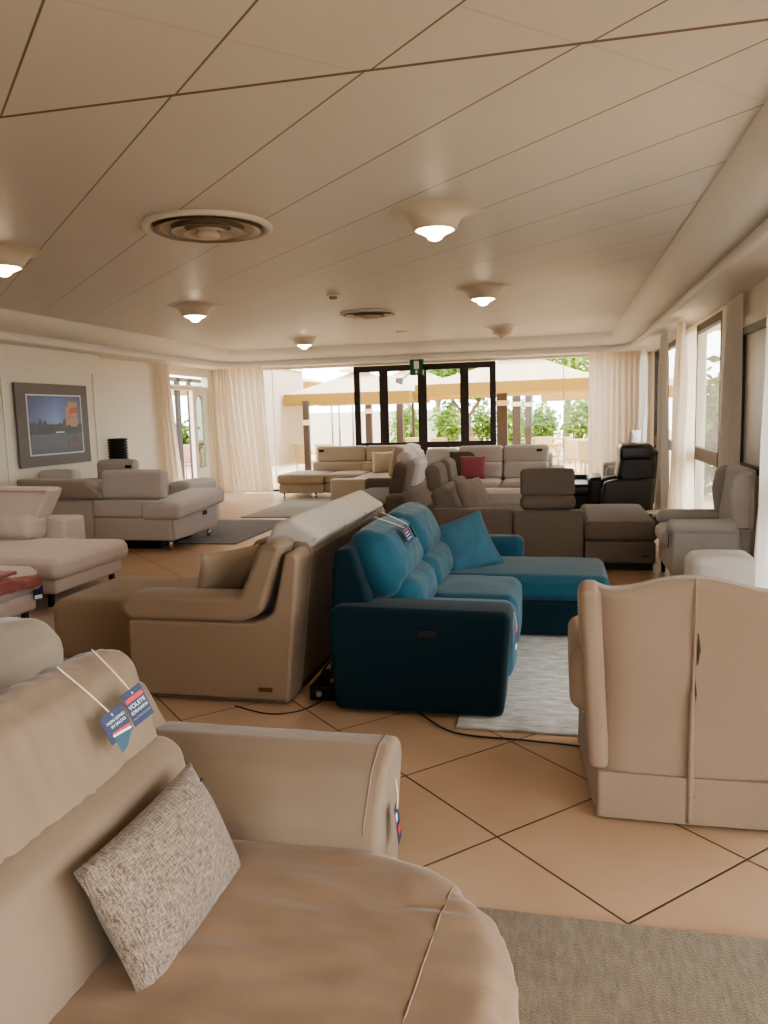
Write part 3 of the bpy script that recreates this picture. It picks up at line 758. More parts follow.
# ------------------------------------------------------------------ 3 taupe leather sofa (back towards teal, faces -x)
ym0, ym1 = 3.85, 6.0
t = Thing('leather_sofa', 'taupe leather sofa with three raised headrests standing back to the teal sofa', 'sofa', (-1.9, 4.9, 0))
side = fillet([(-2.37, .012), (-1.43, .012), (-1.345, .80), (-1.36, .845), (-1.42, .84), (-1.50, .50), (-1.62, .455), (-2.37, .455)], [.015, .015, .03, .03, .03, .12, .1, .03])
sd = t.add('side_panel', prism(side, 'Y', ym0, ym0+.24, .02), 'mid')
t.add('maker_plate', bx(-1.60, -1.52, ym0-.004, ym0+.002, .075, .098), 'brass', parent=sd)
t.add('side_panel', prism(side, 'Y', ym1-.24, ym1, .02), 'mid')
armp = fillet([(-2.36, .455), (-1.70, .455), (-1.565, .50), (-1.43, .875), (-1.475, .905), (-1.555, .88), (-1.69, .60), (-1.75, .595), (-2.36, .595), (-2.42, .525)], [.06, .12, .12, .03, .04, .03, .08, .1, .06, .06])
for y0 in (ym0-.005, ym1-.235): t.add('armrest', prism(armp, 'Y', y0, y0+.24, .03), 'mid')
bk = t.add('backrest', prism(fillet([(-1.43, .04), (-1.345, .80), (-1.36, .86), (-1.44, .87), (-1.52, .80), (-1.62, .45), (-1.60, .04)], [.01, .03, .03, .03, .03, .05, .01]), 'Y', ym0+.245, ym1-.24, .01), 'mid')
for k in range(3):
    y0 = ym0+.25+k*.55
    t.add('back_cushion', soft(-1.78, -1.58, y0, y0+.545, .42, .80, r=.06, puff=(.02, 0, 0), tilt=('Y', 12, (-1.6, 0, .42))), 'mid')
    t.add('headrest', prism(fillet([(-1.69, .73), (-1.57, .955), (-1.47, 1.0), (-1.29, .885), (-1.33, .84), (-1.55, .71)], [.04, .05, .06, .04, .03, .03]), 'Y', y0, y0+.545, .03, n=4), 'mid_head')
t.add('seat', soft(-2.42, -1.72, ym0+.245, ym0+.8, .26, .45, r=.05), 'mid')
t.add('chaise', soft(-3.2, -1.72, ym0+.45, ym0+1.25, .04, .43, r=.07, puff=(0, 0, .02), seg=14, wr=.004, wf=4), 'mid')
t.add('seat', soft(-2.42, -1.72, ym0+1.21, ym1-.25, .26, .45, r=.05), 'mid')
t.add('seat_base', bx(-2.36, -1.7, ym0+.24, ym1-.24, .04, .26), 'mid')
t.add('foot', bx(-2.3, -1.5, ym0+.05, ym1-.05, 0, .045), 'black_plastic')
t = Thing('throw_pillow', 'taupe pillow leaning on the near armrest of the taupe leather sofa', 'pillow', (-1.93, 4.25, .45))
t.add('cover', oriented_pillow(.44, .36, .16, (-1.97, 4.33, .615), (.55, 1, 0), (.4, 0, 1), pinch=.07, seed=3, wr=.014), 'mid_pil')

# ------------------------------------------------------------------ 4 teal corner recliner (faces +x)
t = Thing('recliner_sofa', 'teal fabric recliner corner sofa with chaise in centre of the room', 'sofa', (-.6, 4.9, 0))
ty0, ty1 = 3.85, 6.12
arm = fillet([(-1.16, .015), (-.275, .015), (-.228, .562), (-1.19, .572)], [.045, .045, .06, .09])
ar = t.add('armrest', prism(arm, 'Y', ty0-.045, ty0+.22, .035, n=5), 'teal_shaded')
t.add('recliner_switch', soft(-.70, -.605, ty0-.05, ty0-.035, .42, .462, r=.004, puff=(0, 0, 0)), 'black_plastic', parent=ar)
t.add('base', bx(-1.12, -.33, ty0+.2, 5.30, .03, .3), 'teal_shaded')
t.add('back_frame', prism(fillet([(-1.17, .05), (-.95, .05), (-.98, .60), (-1.06, .86), (-1.17, .85), (-1.20, .5)], .04), 'Y', ty0+.06, ty1, .03), 'teal_shaded')
for k, (y0, y1) in enumerate(((ty0+.225, ty0+.74), (ty0+.745, ty0+1.42))):
    t.add('seat', soft(-.98, -.245, y0, y1, .10, .452, r=.07, puff=(.012, 0, .015), seg=12, wr=.004), 'teal')
    c0, c1 = ((3.99, 4.765), (4.77, 5.52))[k]
    t.add('back_cushion', soft(-1.04, -.80, c0, c1, .655, 1.03, r=.115, puff=(.045, .0, .02), seg=24, cell=.025, tilt=('Y', -26, (-.74, 0, .66)), wr=.005, wf=12), 'teal')
    t.add('lumbar_cushion', soft(-1.0, -.74, max(c0, 4.08), c1, .41, .685, r=.10, puff=(.035, 0, .0), seg=20, cell=.03, tilt=('Y', -10, (-.74, 0, .44)), wr=.005), 'teal')
t.add('chaise_base', soft(-1.0, .30, 5.285, 6.05, .03, .27, r=.03, puff=(0, 0, 0)), 'teal_shaded')
t.add('chaise_seat', soft(-1.0, .335, 5.28, 6.06, .27, .438, r=.06, puff=(0, 0, .02), seg=16, wr=.004, wf=4), 'teal')
t.add('far_armrest', soft(-1.1, -.27, 6.065, 6.25, .05, .585, r=.06, puff=(0, 0, .0)), 'teal')
t.add('foot', bx(-1.1, -.35, ty0+.06, 5.3, 0, .03), 'black_plastic')
t = Thing('throw_pillow', 'teal velvet square pillow on the chaise corner of the teal sofa', 'pillow', (-.72, 5.65, .46))
t.add('cover', oriented_pillow(.46, .44, .17, (-.67, 5.56, .60), (.86, .5, .27), (-.42, .35, 1), pinch=.08, seed=9, wr=.014), 'teal_pil')
tag_card('shop_tag', 'small navy tag with white lettering on the teal back cushion', (-.835, 4.27, .885), (1, -.3, .52), 10, .085, .10, (-.99, 4.12, 1.0), [('t', 'VOLETE', .013, 0, .008, 'ink'), ('t', 'SDRAIARVI', .011, 0, -.008, 'ink'), ('b', -.03, .03, -.03, -.022, 'inkgrey', 'grey_strip'), ('b', -.028, .028, .022, .03, 'red', 'red_strip')])
tag_card('shop_tag', 'small navy tag half turned away beside another on the teal back cushion', (-.825, 4.37, .888), (1, .5, .52), -6, .055, .085, (-.98, 4.26, 1.01), [('b', -.02, .02, .0, .012, 'red', 'red_strip'), ('b', -.02, .02, -.02, -.01, 'ink', 'white_strip')])
tag_card('shop_tag', 'narrow navy and red tag hanging on the teal seat front near its corner', (-.222, 4.08, .36), (1, -.1, 0), 0, .08, .13, (-.235, 4.08, .50), [('b', -.04, .04, .03, .065, 'red', 'red_strip'), ('b', -.04, .02, -.06, -.03, 'ink', 'white_strip')])
single('power_cable', tube(smooth_path([(-.72, 3.86, .008), (-.5, 3.62, .008), (-.15, 3.58, .008), (.1, 3.55, .008), (.25, 3.50, .008)], 8), .0045, 6), 'black_plastic', 'black power cable lying on tiles in front of teal sofa', 'cable', (-.2, 3.66, 0))
single('thin_cable', tube(smooth_path([(-1.72, 3.80, .005), (-1.5, 3.72, .005), (-1.35, 3.78, .005), (-1.27, 3.94, .005)], 8), .0035, 6), 'black_plastic', 'thin black cable curling on tiles below the taupe sofa corner', 'cable', (-1.5, 3.7, 0))
t = Thing('power_supply', 'black power supply box with plugs between taupe and teal sofas', 'power supply', (-1.27, 4.05, 0))
t.add('body', soft(-1.345, -1.20, 3.95, 4.25, .0, .085, r=.012, puff=(0, 0, 0)), 'charger')
t.add('plug', soft(-1.30, -1.27, 3.93, 3.96, .03, .06, r=.006, puff=(0, 0, 0)), 'led')
t.add('plug', soft(-1.24, -1.215, 4.0, 4.03, .08, .11, r=.006, puff=(0, 0, 0)), 'led')
t.add('red_wire', tube(smooth_path([(-1.25, 4.1, .08), (-1.26, 4.12, .16), (-1.22, 4.2, .19), (-1.2, 4.3, .1)], 6), .005, 6), 'redwire')
t.add('black_wire', tube(smooth_path([(-1.3, 4.0, .08), (-1.28, 4.0, .15), (-1.24, 4.1, .2), (-1.22, 4.3, .16)], 6), .006, 6), 'black_plastic')

# ------------------------------------------------------------------ 5 slipcovered wing armchair, seen from behind (faces +y)
cx = .485
t = Thing('wing_armchair', 'cream linen slipcovered wing armchair seen from behind at right', 'armchair', (cx, 3.3, 0))
def back_sheet():
    bm = newbm(); W = []; n = 40; m = 26
    def halfw(z): return .325+.05*max(0, (.3-z))/.3*.5+.035*max(0, (z-.6)/.35)
    def top(u):  # outline of the crest: hump in the middle, dips, wing tips
        a = abs(u); return .932-.052*(1-math.cos(PI*min(1, a/.86)))/2+.012*max(0, (a-.86)/.14)
    rows = []
    for k in range(m+1):
        s = k/m; row = []
        for i in range(n+1):
            u = -1+2*i/n; z = .12+(top(u)-.12)*s
            x = cx+u*halfw(z)
            y = 2.925+.10*s**2*0-.0+.05*(abs(u)**6)+.01*noise.noise(Vector((x*5, z*4, 1)))
            y += .10*max(0, s-.25)*-.1 
            row.append(bm.verts.new((x, y, z)))
        rows.append(row)
    for k in range(m):
        for i in range(n):
            f = bm.faces.new((rows[k][i], rows[k][i+1], rows[k+1][i+1], rows[k+1][i])); f.smooth = True
    # front face of the backrest, closing a thickness of 13 cm
    res = bmesh.ops.extrude_face_region(bm, geom=bm.faces[:])
    for v in [g for g in res['geom'] if isinstance(g, bmesh.types.BMVert)]: v.co.y += .13; v.co.z -= .004
    bmesh.ops.recalc_face_normals(bm, faces=bm.faces[:]); return bm
bkr = t.add('backrest', back_sheet(), 'slip')
crest = [(cx+u*.36, 2.93+.05*abs(u)**6, .012+(.932-.052*(1-math.cos(PI*min(1, abs(u)/.86)))/2+.012*max(0, (abs(u)-.86)/.14))-.012) for u in [i/14 for i in range(-14, 15)]]
t.add('crest_piping', tube(crest, .007, 6), 'slip_seam', parent=bkr)
bm = newbm()
for k in range(12): pass
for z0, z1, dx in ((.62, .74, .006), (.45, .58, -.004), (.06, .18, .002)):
    t.add('pleat_gap_shade', tube([(cx+dx, 2.914, z0), (cx+dx+.003, 2.911, (z0+z1)/2), (cx+dx, 2.914, z1)], [.001, .006, .001], 6), 'pleat', parent=bkr)  # dark slivers stand in for shade inside the pleat openings
t.add('centre_pleat', tube(smooth_path([(cx-.005, 2.915, .945), (cx-.006, 2.912, .7), (cx-.010, 2.912, .5), (cx-.012, 2.91, .25), (cx-.012, 2.905, .02)], 5), [.004]*5+[.006]*5+[.010]*5+[.012]*6, 6), 'slip_seam', parent=bkr)
for s in (-1, 1):
    wing = fillet([(2.922, .19), (2.922, .885), (3.0, .912), (3.20, .86), (3.30, .70), (3.34, .56), (3.34, .3)], [.02, .04, .06, .1, .06, .05, .04])
    x0 = cx-.412 if s < 0 else cx+.322
    wb = prism(wing, 'X', x0, x0+.08, .032, n=5)
    for v in wb.verts: v.co.x -= s*.035*max(0, (.75-v.co.z)/.55)
    t.add('wing', wb, 'slip')
    armr = fillet([(3.0, .38), (3.0, .60), (3.06, .635), (3.62, .615), (3.70, .56), (3.68, .46), (3.60, .38)], [.06, .06, .06, .07, .07, .07, .06])
    xa = cx-.445 if s < 0 else cx+.325
    t.add('armrest', prism(armr, 'X', xa, xa+.12, .055, n=5), 'slip')
t.add('seat_cushion', soft(cx-.325, cx+.325, 3.07, 3.70, .33, .50, r=.06), 'slip')
def skirt():
    bm = newbm(); pts = [(cx-.345, 2.913), (cx-.012, 2.905), (cx+.345, 2.913), (cx+.40, 3.66), (cx-.40, 3.66)]
    pts = fillet(pts, [.02, 0, .02, .04, .04], 4); N = len(pts); rows = []
    for z, k in ((.012, 1.005), (.08, 1.0), (.14, .998), (.19, .9965)):
        rows.append([bm.verts.new((cx+(x-cx)*k, 3.28+(y-3.28)*k, z)) for x, y in pts])
    for a, b in zip(rows, rows[1:]):
        for i in range(N): bm.faces.new((a[i], a[(i+1) % N], b[(i+1) % N], b[i]))
    bm.faces.new(rows[-1]); bmesh.ops.recalc_face_normals(bm, faces=bm.faces[:]); return bm
t.add('skirt', skirt(), 'slip')
t.add('leg', bx(cx-.3, cx-.26, 3.0, 3.04, 0, .1), 'black'); t.add('leg', bx(cx+.26, cx+.3, 3.0, 3.04, 0, .1), 'black')

# ------------------------------------------------------------------ 6 grey wing armchair (faces -x) and pouf
wy0, wy1 = 6.95, 7.78
t = Thing('wing_armchair', 'grey velvet wing armchair with rolled arms by right window', 'armchair', (1.3, 7.35, 0))
t.add('seat_base', soft(.93, 1.55, wy0+.04, wy1-.04, .12, .36, r=.03, puff=(0, 0, 0)), 'wing')
t.add('seat_cushion', soft(.88, 1.50, wy0+.14, wy1-.14, .34, .49, r=.06, puff=(.01, 0, .015)), 'wing')
for y0 in (wy0, wy1-.14):
    t.add('armrest', soft(.93, 1.5, y0, y0+.14, .10, .58, r=.05, puff=(0, 0, 0)), 'wing')
    t.add('arm_roll', soft(.90, 1.48, y0-.015, y0+.155, .46, .60, r=.068, puff=(0, 0, 0)), 'wing')
wing = fillet([(1.42, .56), (1.39, .80), (1.42, .96), (1.49, 1.015), (1.59, 1.0), (1.60, .5), (1.46, .5)], [.06, .08, .06, .05, .05, .02, .02])
for y0 in (wy0, wy1-.09): t.add('wing', prism(wing, 'Y', y0, y0+.09, .035, n=4), 'wing')
bkp = fillet([(1.42, .40), (1.57, .10), (1.62, 1.0), (1.57, 1.03), (1.50, 1.0)], [.03, .03, .04, .04, .04])
t.add('backrest', prism(bkp, 'Y', wy0+.08, wy1-.08, .03), 'wing')
t.add('welt', tube(smooth_path([(1.55, wy0-.004, .5), (1.555, wy0-.004, .8), (1.545, wy0-.004, .97)], 5), .006, 6), 'wing')
for x, y in ((.97, wy0+.07), (.97, wy1-.07), (1.58, wy0+.07), (1.58, wy1-.07)): t.add('leg', tube([(x, y, .13), (x, y, 0)], [.026, .018], 8), 'black')
tag_card('shop_tag', 'small dark tag hanging on front of grey wing armchair arm', (.915, 6.96, .42), (-1, 0, 0), 0, .05, .12, None, [])
t = Thing('pouf', 'pale grey rounded cube pouf in front of the grey wing armchair', 'pouf', (1.23, 6.3, 0))
t.add('body', soft(.98, 1.46, 6.08, 6.55, .03, .42, r=.07, puff=(.01, .01, .02), seg=10, wr=.004), 'pouf')
t.add('seam', tube([(1.0, 6.075, .36), (1.44, 6.075, .36)], .004, 6), 'pouf')
for x, y in ((1.05, 6.15), (1.39, 6.15), (1.05, 6.48), (1.39, 6.48)): t.add('foot', tube([(x, y, .05), (x, y, 0)], .02, 8), 'black')

# ------------------------------------------------------------------ 7 grey brown sofa seen from behind
gy = 7.72
t = Thing('corner_sofa', 'grey brown fabric corner sofa seen from behind with chaise and upright headrest', 'sofa', (-.3, 8.4, 0))
t.add('back_panel', soft(-1.25, -.455, gy, gy+.22, .05, .60, r=.03, puff=(0, .006, 0)), 'greyb')
t.add('back_panel', soft(-.445, .235, gy, gy+.22, .05, .58, r=.03, puff=(0, .006, 0)), 'greyb')
t.add('chaise_base', soft(.245, .90, gy-.02, 9.2, .07, .285, r=.025, puff=(0, 0, 0)), 'greyb')
ch = t.add('chaise_seat', soft(.24, .92, gy-.03, 9.25, .29, .475, r=.055, puff=(0, .01, .02), seg=12, wr=.004), 'greyb')
t.add('plinth', bx(-1.2, .88, gy+.04, 9.1, .0, .055), 'black_plastic')
t.add('brand_tab', bx(.78, .84, gy-.026, gy-.018, .14, .155), 'black_plastic')
t.add('headrest', soft(-.375, .15, gy+.05, gy+.19, .725, .985, r=.035, puff=(0, .01, .01), seg=12), 'greyb')
t.add('headrest_roll', soft(-.38, .16, gy+.03, gy+.22, .585, .73, r=.065, puff=(0, 0, 0), seg=12), 'greyb')
t.add('seat', soft(-1.0, .235, gy+.22, 8.7, .2, .44, r=.05), 'greyb')
# left return, facing +x
t.add('return_back', soft(-1.35, -1.12, gy+.1, 9.6, .05, .62, r=.04, puff=(0, 0, 0)), 'greyb')
t.add('return_seat', soft(-1.12, -.35, 8.7, 9.6, .2, .44, r=.05), 'greyb')
for y0 in (gy+.12, 8.65):
    t.add('back_cushion', soft(-1.2, -1.0, y0+.02, y0+.85, .44, .80, r=.06, tilt=('Y', -18, (-1.1, 0, .44))), 'greyb')
    t.add('raised_headrest', soft(-1.34, -1.18, y0+.12, y0+.72, .76, 1.03, r=.065, tilt=('Y', -8, (-1.2, 0, .76))), 'greyb')
t.add('far_arm', soft(-1.2, -.25, 9.6, 9.82, .05, .60, r=.05), 'pale')  # pale cloth puts the window light on this arm into its colour
t = Thing('throw_pillow', 'grey brown pillow leaning in corner of the grey brown sofa', 'pillow', (-.8, 8.15, .44))
t.add('cover', oriented_pillow(.48, .44, .16, (-.86, 8.05, .68), (.45, .9, 0), (-.45, .1, 1), pinch=.06, seed=4), 'greyb_pil')
# sofa with upright headrests left of it (backs to the camera's left)
t = Thing('lounge_sofa', 'brown grey sofa between taupe and corner sofas with two upright headrests', 'sofa', (-2.2, 10.2, 0))
t.add('base', soft(-2.9, -1.9, 8.9, 11.3, .05, .42, r=.05, puff=(0, 0, 0)), 'greyb')
t.add('seat', soft(-2.75, -1.95, 9.1, 11.2, .40, .50, r=.04), 'greyb')
t.add('backrest', soft(-2.0, -1.78, 8.9, 11.3, .05, .62, r=.05, puff=(0, 0, 0)), 'greyb')
t.add('headrest', soft(-2.02, -1.86, 9.1, 9.75, .58, .98, r=.06, tilt=('Y', 14, (-1.9, 0, .58))), 'greyb')
t.add('headrest', soft(-2.02, -1.86, 10.1, 10.75, .58, .96, r=.06, tilt=('Y', 14, (-1.9, 0, .58))), 'pale')
t.add('armrest', soft(-2.85, -1.95, 11.3, 11.5, .05, .62, r=.05, puff=(0, 0, 0)), 'greyb')

# ------------------------------------------------------------------ 8 dark recliner + neighbours
t = Thing('recliner_armchair', 'black leather recliner with high back beside right hand curtains', 'armchair', (.95, 10.9, 0))
ry0, ry1 = 10.55, 11.35
sidep = fillet([(.58, .05), (1.18, .05), (1.22, .62), (1.14, .66), (.68, .63), (.57, .60), (.55, .35)], [.03, .03, .05, .05, .06, .06, .06])
for y0 in (ry0, ry1-.17): t.add('armrest', prism(sidep, 'Y', y0, y0+.17, .04, n=4), 'leather_olive')
t.add('seat', soft(.56, 1.2, ry0+.17, ry1-.17, .22, .50, r=.06), 'leather_dark')
bkp = fillet([(.95, .40), (.74, .66), (.80, 1.02), (.88, 1.07), (1.18, 1.06), (1.26, 1.0), (1.22, .30), (1.1, .3)], [.05, .08, .05, .05, .06, .05, .03, .03])
t.add('backrest', prism(bkp, 'Y', ry0+.08, ry1-.08, .06, n=4), 'leather_dark')
t.add('headrest', soft(.775, 1.20, ry0+.055, ry1-.055, .885, 1.08, r=.05), 'leather_dark')
t.add('switch', bx(.575, .60, ry0+.01, ry0+.06, .36, .40), 'chrome'); t.add('switch', bx(.575, .60, ry0+.01, ry0+.06, .46, .49), 'chrome')
t.add('plinth', bx(.65, 1.3, ry0+.05, ry1-.05, 0, .06), 'black_plastic')
t = Thing('leather_sofa', 'glossy black leather seat left of the black recliner', 'sofa', (.3, 11.9, 0))
t.add('seat', soft(-.05, .62, 11.35, 12.2, .34, .50, r=.05), 'leather_dark')
t.add('backrest', soft(-.05, .62, 12.2, 12.4, .1, .56, r=.05), 'leather_dark')
t.add('base', prism(fillet([(.02, .02), (.55, .02), (.6, .36), (-.02, .36)], .02), 'Y', 11.45, 12.2, .02), 'leather_dark')
t.add('armrest', soft(.40, .62, 11.3, 12.2, .2, .60, r=.06), 'leather_dark')
t = Thing('armchair', 'grey fabric armchair in the far right corner behind black recliner', 'armchair', (1.0, 13.1, 0))
t.add('seat', soft(.75, 1.35, 12.8, 13.6, .12, .46, r=.05), 'greyb')
t.add('armrest', soft(.72, 1.35, 12.6, 12.8, .05, .66, r=.06), 'wing')
t.add('armrest', soft(.72, 1.35, 13.6, 13.8, .05, .66, r=.06), 'wing')
t.add('backrest', soft(1.2, 1.42, 12.65, 13.75, .1, .92, r=.06), 'wing')
single('remote_handset', soft(1.0, 1.05, 12.62, 12.75, .662, .682, r=.008, puff=(0, 0, 0)), 'black_plastic', 'small black remote handset on grey armchair arm', 'remote', (1.02, 12.68, .66))
single('throw_pillow', oriented_pillow(.34, .34, .12, (1.16, 12.95, 1.06), (.5, .8, 0), (.2, 0, 1), seed=2), 'pouf', 'white pillow sticking up behind the black recliner headrest', 'pillow', (1.16, 12.95, .92))
t = Thing('side_table', 'small low white topped table behind the black recliner by window', 'table', (1.25, 10.2, 0))
t.add('table_top', lathe([(0, .26), (.17, .26), (.17, .28), (0, .28)], 1.22, 10.1, 24), 'white'); t.add('pedestal', tube([(1.22, 10.1, .02), (1.22, 10.1, .26)], .025), 'black'); t.add('foot', lathe([(0, 0), (.14, 0), (.14, .02), (0, .02)], 1.22, 10.1, 24), 'black')

# ------------------------------------------------------------------ 9 pale corner sofa in front of black window
py = 13.1
t = Thing('corner_sofa', 'pale grey corner sofa below the black framed window, red pillow on it', 'sofa', (-1.2, 13.0, 0))
t.add('base', soft(-2.0, -.14, 12.45, 13.6, .05, .30, r=.03, puff=(0, 0, 0)), 'pale')
for x0, x1 in ((-1.65, -.91), (-.90, -.16)):
    t.add('seat', soft(x0, x1, 12.35, 13.1, .28, .46, r=.06), 'pale')
    t.add('lumbar_cushion', soft(x0, x1, 13.0, 13.25, .45, .74, r=.06, puff=(0, .02, 0)), 'pale')
    b = t.add('back_cushion', soft(x0, x1, 13.06, 13.3, .72, 1.0, r=.05, puff=(0, .02, .01)), 'pale')
t.add('button_panel', bx(-.36, -.27, 13.035, 13.045, .90, .94), 'black_plastic')
t.add('armrest', soft(-.16, .1, 12.45, 13.35, .05, .66, r=.09, puff=(0, 0, .01)), 'pale')
t.add('back_frame', soft(-2.3, -.1, 13.3, 13.5, .05, .85, r=.04, puff=(0, 0, 0)), 'pale')
for y0, y1 in ((11.75, 12.4), (12.42, 13.05)):
    t.add('return_seat', soft(-2.2, -1.66, y0, y1, .1, .46, r=.06), 'pale')
    t.add('return_back_cushion', soft(-2.36, -2.14, y0, y1, .45, .99, r=.07, puff=(.02, 0, .01), tilt=('Y', -10, (-2.2, 0, .45))), 'pale')
t.add('corner_cushion', soft(-2.2, -1.66, 13.02, 13.3, .45, .97, r=.07, puff=(0, .02, 0)), 'pale')
t = Thing('throw_pillow', 'rose red velvet pillow on the pale grey corner sofa', 'pillow', (-1.42, 12.85, .46))
t.add('cover', oriented_pillow(.42, .40, .14, (-1.38, 12.85, .66), (1, .05, 0), (0, .3, 1), pinch=.05), 'redpil')
t = Thing('throw_pillow', 'brown patterned pillow half hidden behind the rose red one', 'pillow', (-1.62, 12.95, .46))
t.add('cover', oriented_pillow(.46, .46, .13, (-1.55, 12.98, .70), (1, .3, 0), (0, .25, 1), pinch=.05), 'darkpil')

# ------------------------------------------------------------------ 10 far cream sofa at left of window
t = Thing('corner_sofa', 'cream beige corner sofa with chaise in front of the terrace glass', 'sofa', (-4.3, 14.9, 0))
t.add('chaise', soft(-5.36, -4.42, 14.3, 15.5, .28, .46, r=.05), 'cream'); t.add('chaise_base', soft(-5.33, -4.42, 14.33, 15.5, .1, .275, r=.02, puff=(0, 0, 0)), 'cream')
t.add('seat', soft(-4.41, -3.65, 14.35, 15.3, .29, .46, r=.05), 'cream'); t.add('seat_front', soft(-4.41, -3.65, 14.38, 15.3, .1, .285, r=.02, puff=(0, 0, 0)), 'cream')
t.add('end_panel', soft(-3.95, -2.6, 13.2, 13.42, .05, .46, r=.03, puff=(0, 0, 0)), 'cream_l')  # paler cream puts the sunlight on this panel into its colour
t.add('return_seat', soft(-3.64, -2.75, 13.42, 15.3, .1, .45, r=.05), 'cream')
for x0, x1 in ((-4.82, -3.80), (-3.78, -2.7)):
    t.add('back_cushion', soft(x0, x1, 15.22, 15.45, .64, .96, r=.05, puff=(0, .01, .0)), 'cream')
    t.add('lumbar_cushion', soft(x0-.08, x1, 15.15, 15.42, .44, .65, r=.05, puff=(0, .02, 0)), 'cream')
t.add('button_panel', bx(-4.76, -4.66, 15.20, 15.215, .85, .90), 'black_plastic')
for y0 in (13.5, 14.35): t.add('return_back_cushion', soft(-2.98, -2.75, y0, y0+.8, .44, .98, r=.06, tilt=('Y', 12, (-2.8, 0, .44))), 'cream')
for x, y in ((-5.25, 14.4), (-4.6, 14.4), (-4.3, 14.45)): t.add('foot', tube([(x, y, .11), (x, y, 0)], .022, 8), 'chrome')
t = Thing('throw_pillow', 'cream pillow leaning on back of far cream sofa', 'pillow', (-3.2, 14.8, .46))
t.add('cover', oriented_pillow(.5, .42, .15, (-3.28, 14.6, .66), (.75, .6, 0), (.35, .3, 1), pinch=.05), 'cream_l')

# ------------------------------------------------------------------ 11 greige sofa at left, seen from behind, and the one behind
gy = 8.5
t = Thing('corner_sofa', 'greige leather corner sofa seen from behind near the left wall', 'sofa', (-5.3, 9.1, 0))
t.add('back_panel', soft(-6.6, -5.60, gy, gy+.25, .12, .63, r=.03, puff=(0, 0, 0)), 'greige')
t.add('back_panel', soft(-5.59, -4.56, gy, gy+.25, .12, .40, r=.02, puff=(0, 0, 0)), 'greige')
t.add('back_shelf', soft(-5.59, -4.72, gy-.02, gy+.35, .40, .625, r=.04, puff=(0, 0, 0)), 'greige')
t.add('side_panel', prism(fillet([(gy+.02, .12), (9.75, .12), (9.75, .46), (gy+.02, .41)], .02), 'X', -4.75, -4.52, .02), 'greige')
wed = soft(-4.92, -4.40, gy-.06, 9.78, .40, .60, r=.06, puff=(0, 0, .01))
for v in wed.verts:
    k = (v.co.y-gy)/1.28; v.co.z += .05*k-.02*(1-k)
t.add('armrest', wed, 'greige')
t.add('button_panel', bx(-4.522, -4.515, 9.3, 9.42, .33, .385), 'black_plastic')
t.add('seat', soft(-6.55, -4.72, gy+.25, 9.75, .14, .45, r=.05), 'greige')
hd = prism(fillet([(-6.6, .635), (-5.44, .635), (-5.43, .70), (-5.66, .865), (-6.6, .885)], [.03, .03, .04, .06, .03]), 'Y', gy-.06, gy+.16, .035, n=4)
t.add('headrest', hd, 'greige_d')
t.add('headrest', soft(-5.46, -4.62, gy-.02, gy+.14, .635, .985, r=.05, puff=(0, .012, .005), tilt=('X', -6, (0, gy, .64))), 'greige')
for x, y in ((-4.60, gy+.06), (-4.60, 9.6), (-6.5, gy+.06), (-6.5, 9.6)): t.add('foot', tube([(x, y, .13), (x, y, 0)], .025, 8), 'chrome')
t.add('under_shadow_block', bx(-6.5, -4.8, gy+.15, 9.5, .0, .11), 'black_plastic')  # dark block stands in for the shade beneath the sofa
t.add('return_headrest', soft(-7.02, -6.44, 9.42, 9.62, .64, .92, r=.06), 'pale')
t = Thing('lounge_sofa', 'pale grey sofa with raised headrest just behind the greige corner sofa', 'sofa', (-6.1, 10.6, 0))
t.add('base', soft(-7.0, -5.1, 10.2, 11.1, .0, .44, r=.04, puff=(0, 0, 0)), 'pale')
t.add('backrest', soft(-7.0, -5.5, 10.15, 10.38, .3, .74, r=.05), 'pale')
t.add('headrest', soft(-6.60, -5.96, 10.18, 10.34, .70, 1.01, r=.06), 'greige')
t.add('button_panel', bx(-6.12, -6.02, 10.175, 10.185, .90, .94), 'black_plastic')
t.add('armrest', soft(-5.46, -5.12, 10.15, 11.1, .05, .68, r=.06), 'greige')
t.add('seat', soft(-6.9, -5.46, 10.38, 11.1, .40, .50, r=.04), 'greige')

# ------------------------------------------------------------------ 12 rosy chaise sofa at left
t = Thing('chaise_sofa', 'rosy beige fabric sofa with open chaise end on black legs at left', 'sofa', (-5.2, 6.4, 0))
t.add('chaise_base', soft(-6.6, -4.02, 5.52, 6.52, .165, .285, r=.025, puff=(0, 0, 0)), 'pink')
t.add('chaise_seat', soft(-6.6, -3.96, 5.47, 6.58, .285, .465, r=.07, puff=(0, .01, .02), seg=26, cell=.03, wr=.006, wf=4), 'pink')
t.add('corner_block', soft(-6.8, -4.66, 6.60, 6.95, .165, .645, r=.035, puff=(0, 0, 0)), 'pink')
t.add('back_cushion', soft(-6.7, -4.84, 6.30, 6.62, .44, .70, r=.08, puff=(0, .03, 0), seg=40, cell=.03, wr=.012, wf=8, tilt=('X', -8, (0, 6.6, .45))), 'pink')
t.add('headrest', prism(fillet([(-6.9, .66), (-4.85, .66), (-4.69, .93), (-4.73, .955), (-6.9, .985)], [.03, .05, .03, .03, .03]), 'Y', 6.45, 6.68, .028, n=4), 'pink')
def sled(x, y, dx):
    bm = newbm(); box(bm, x-.02, x+.02, y-.02, y+.02, 0, .165); box(bm, min(x, x+dx), max(x, x+dx), y-.02, y+.02, .145, .168); return bm
t.add('leg', sled(-4.22, 5.72, -.02), 'black'); t.add('leg', sled(-4.10, 6.46, -.24), 'black'); t.add('leg', sled(-6.3, 5.72, .02), 'black'); t.add('leg', sled(-6.3, 6.75, .02), 'black')

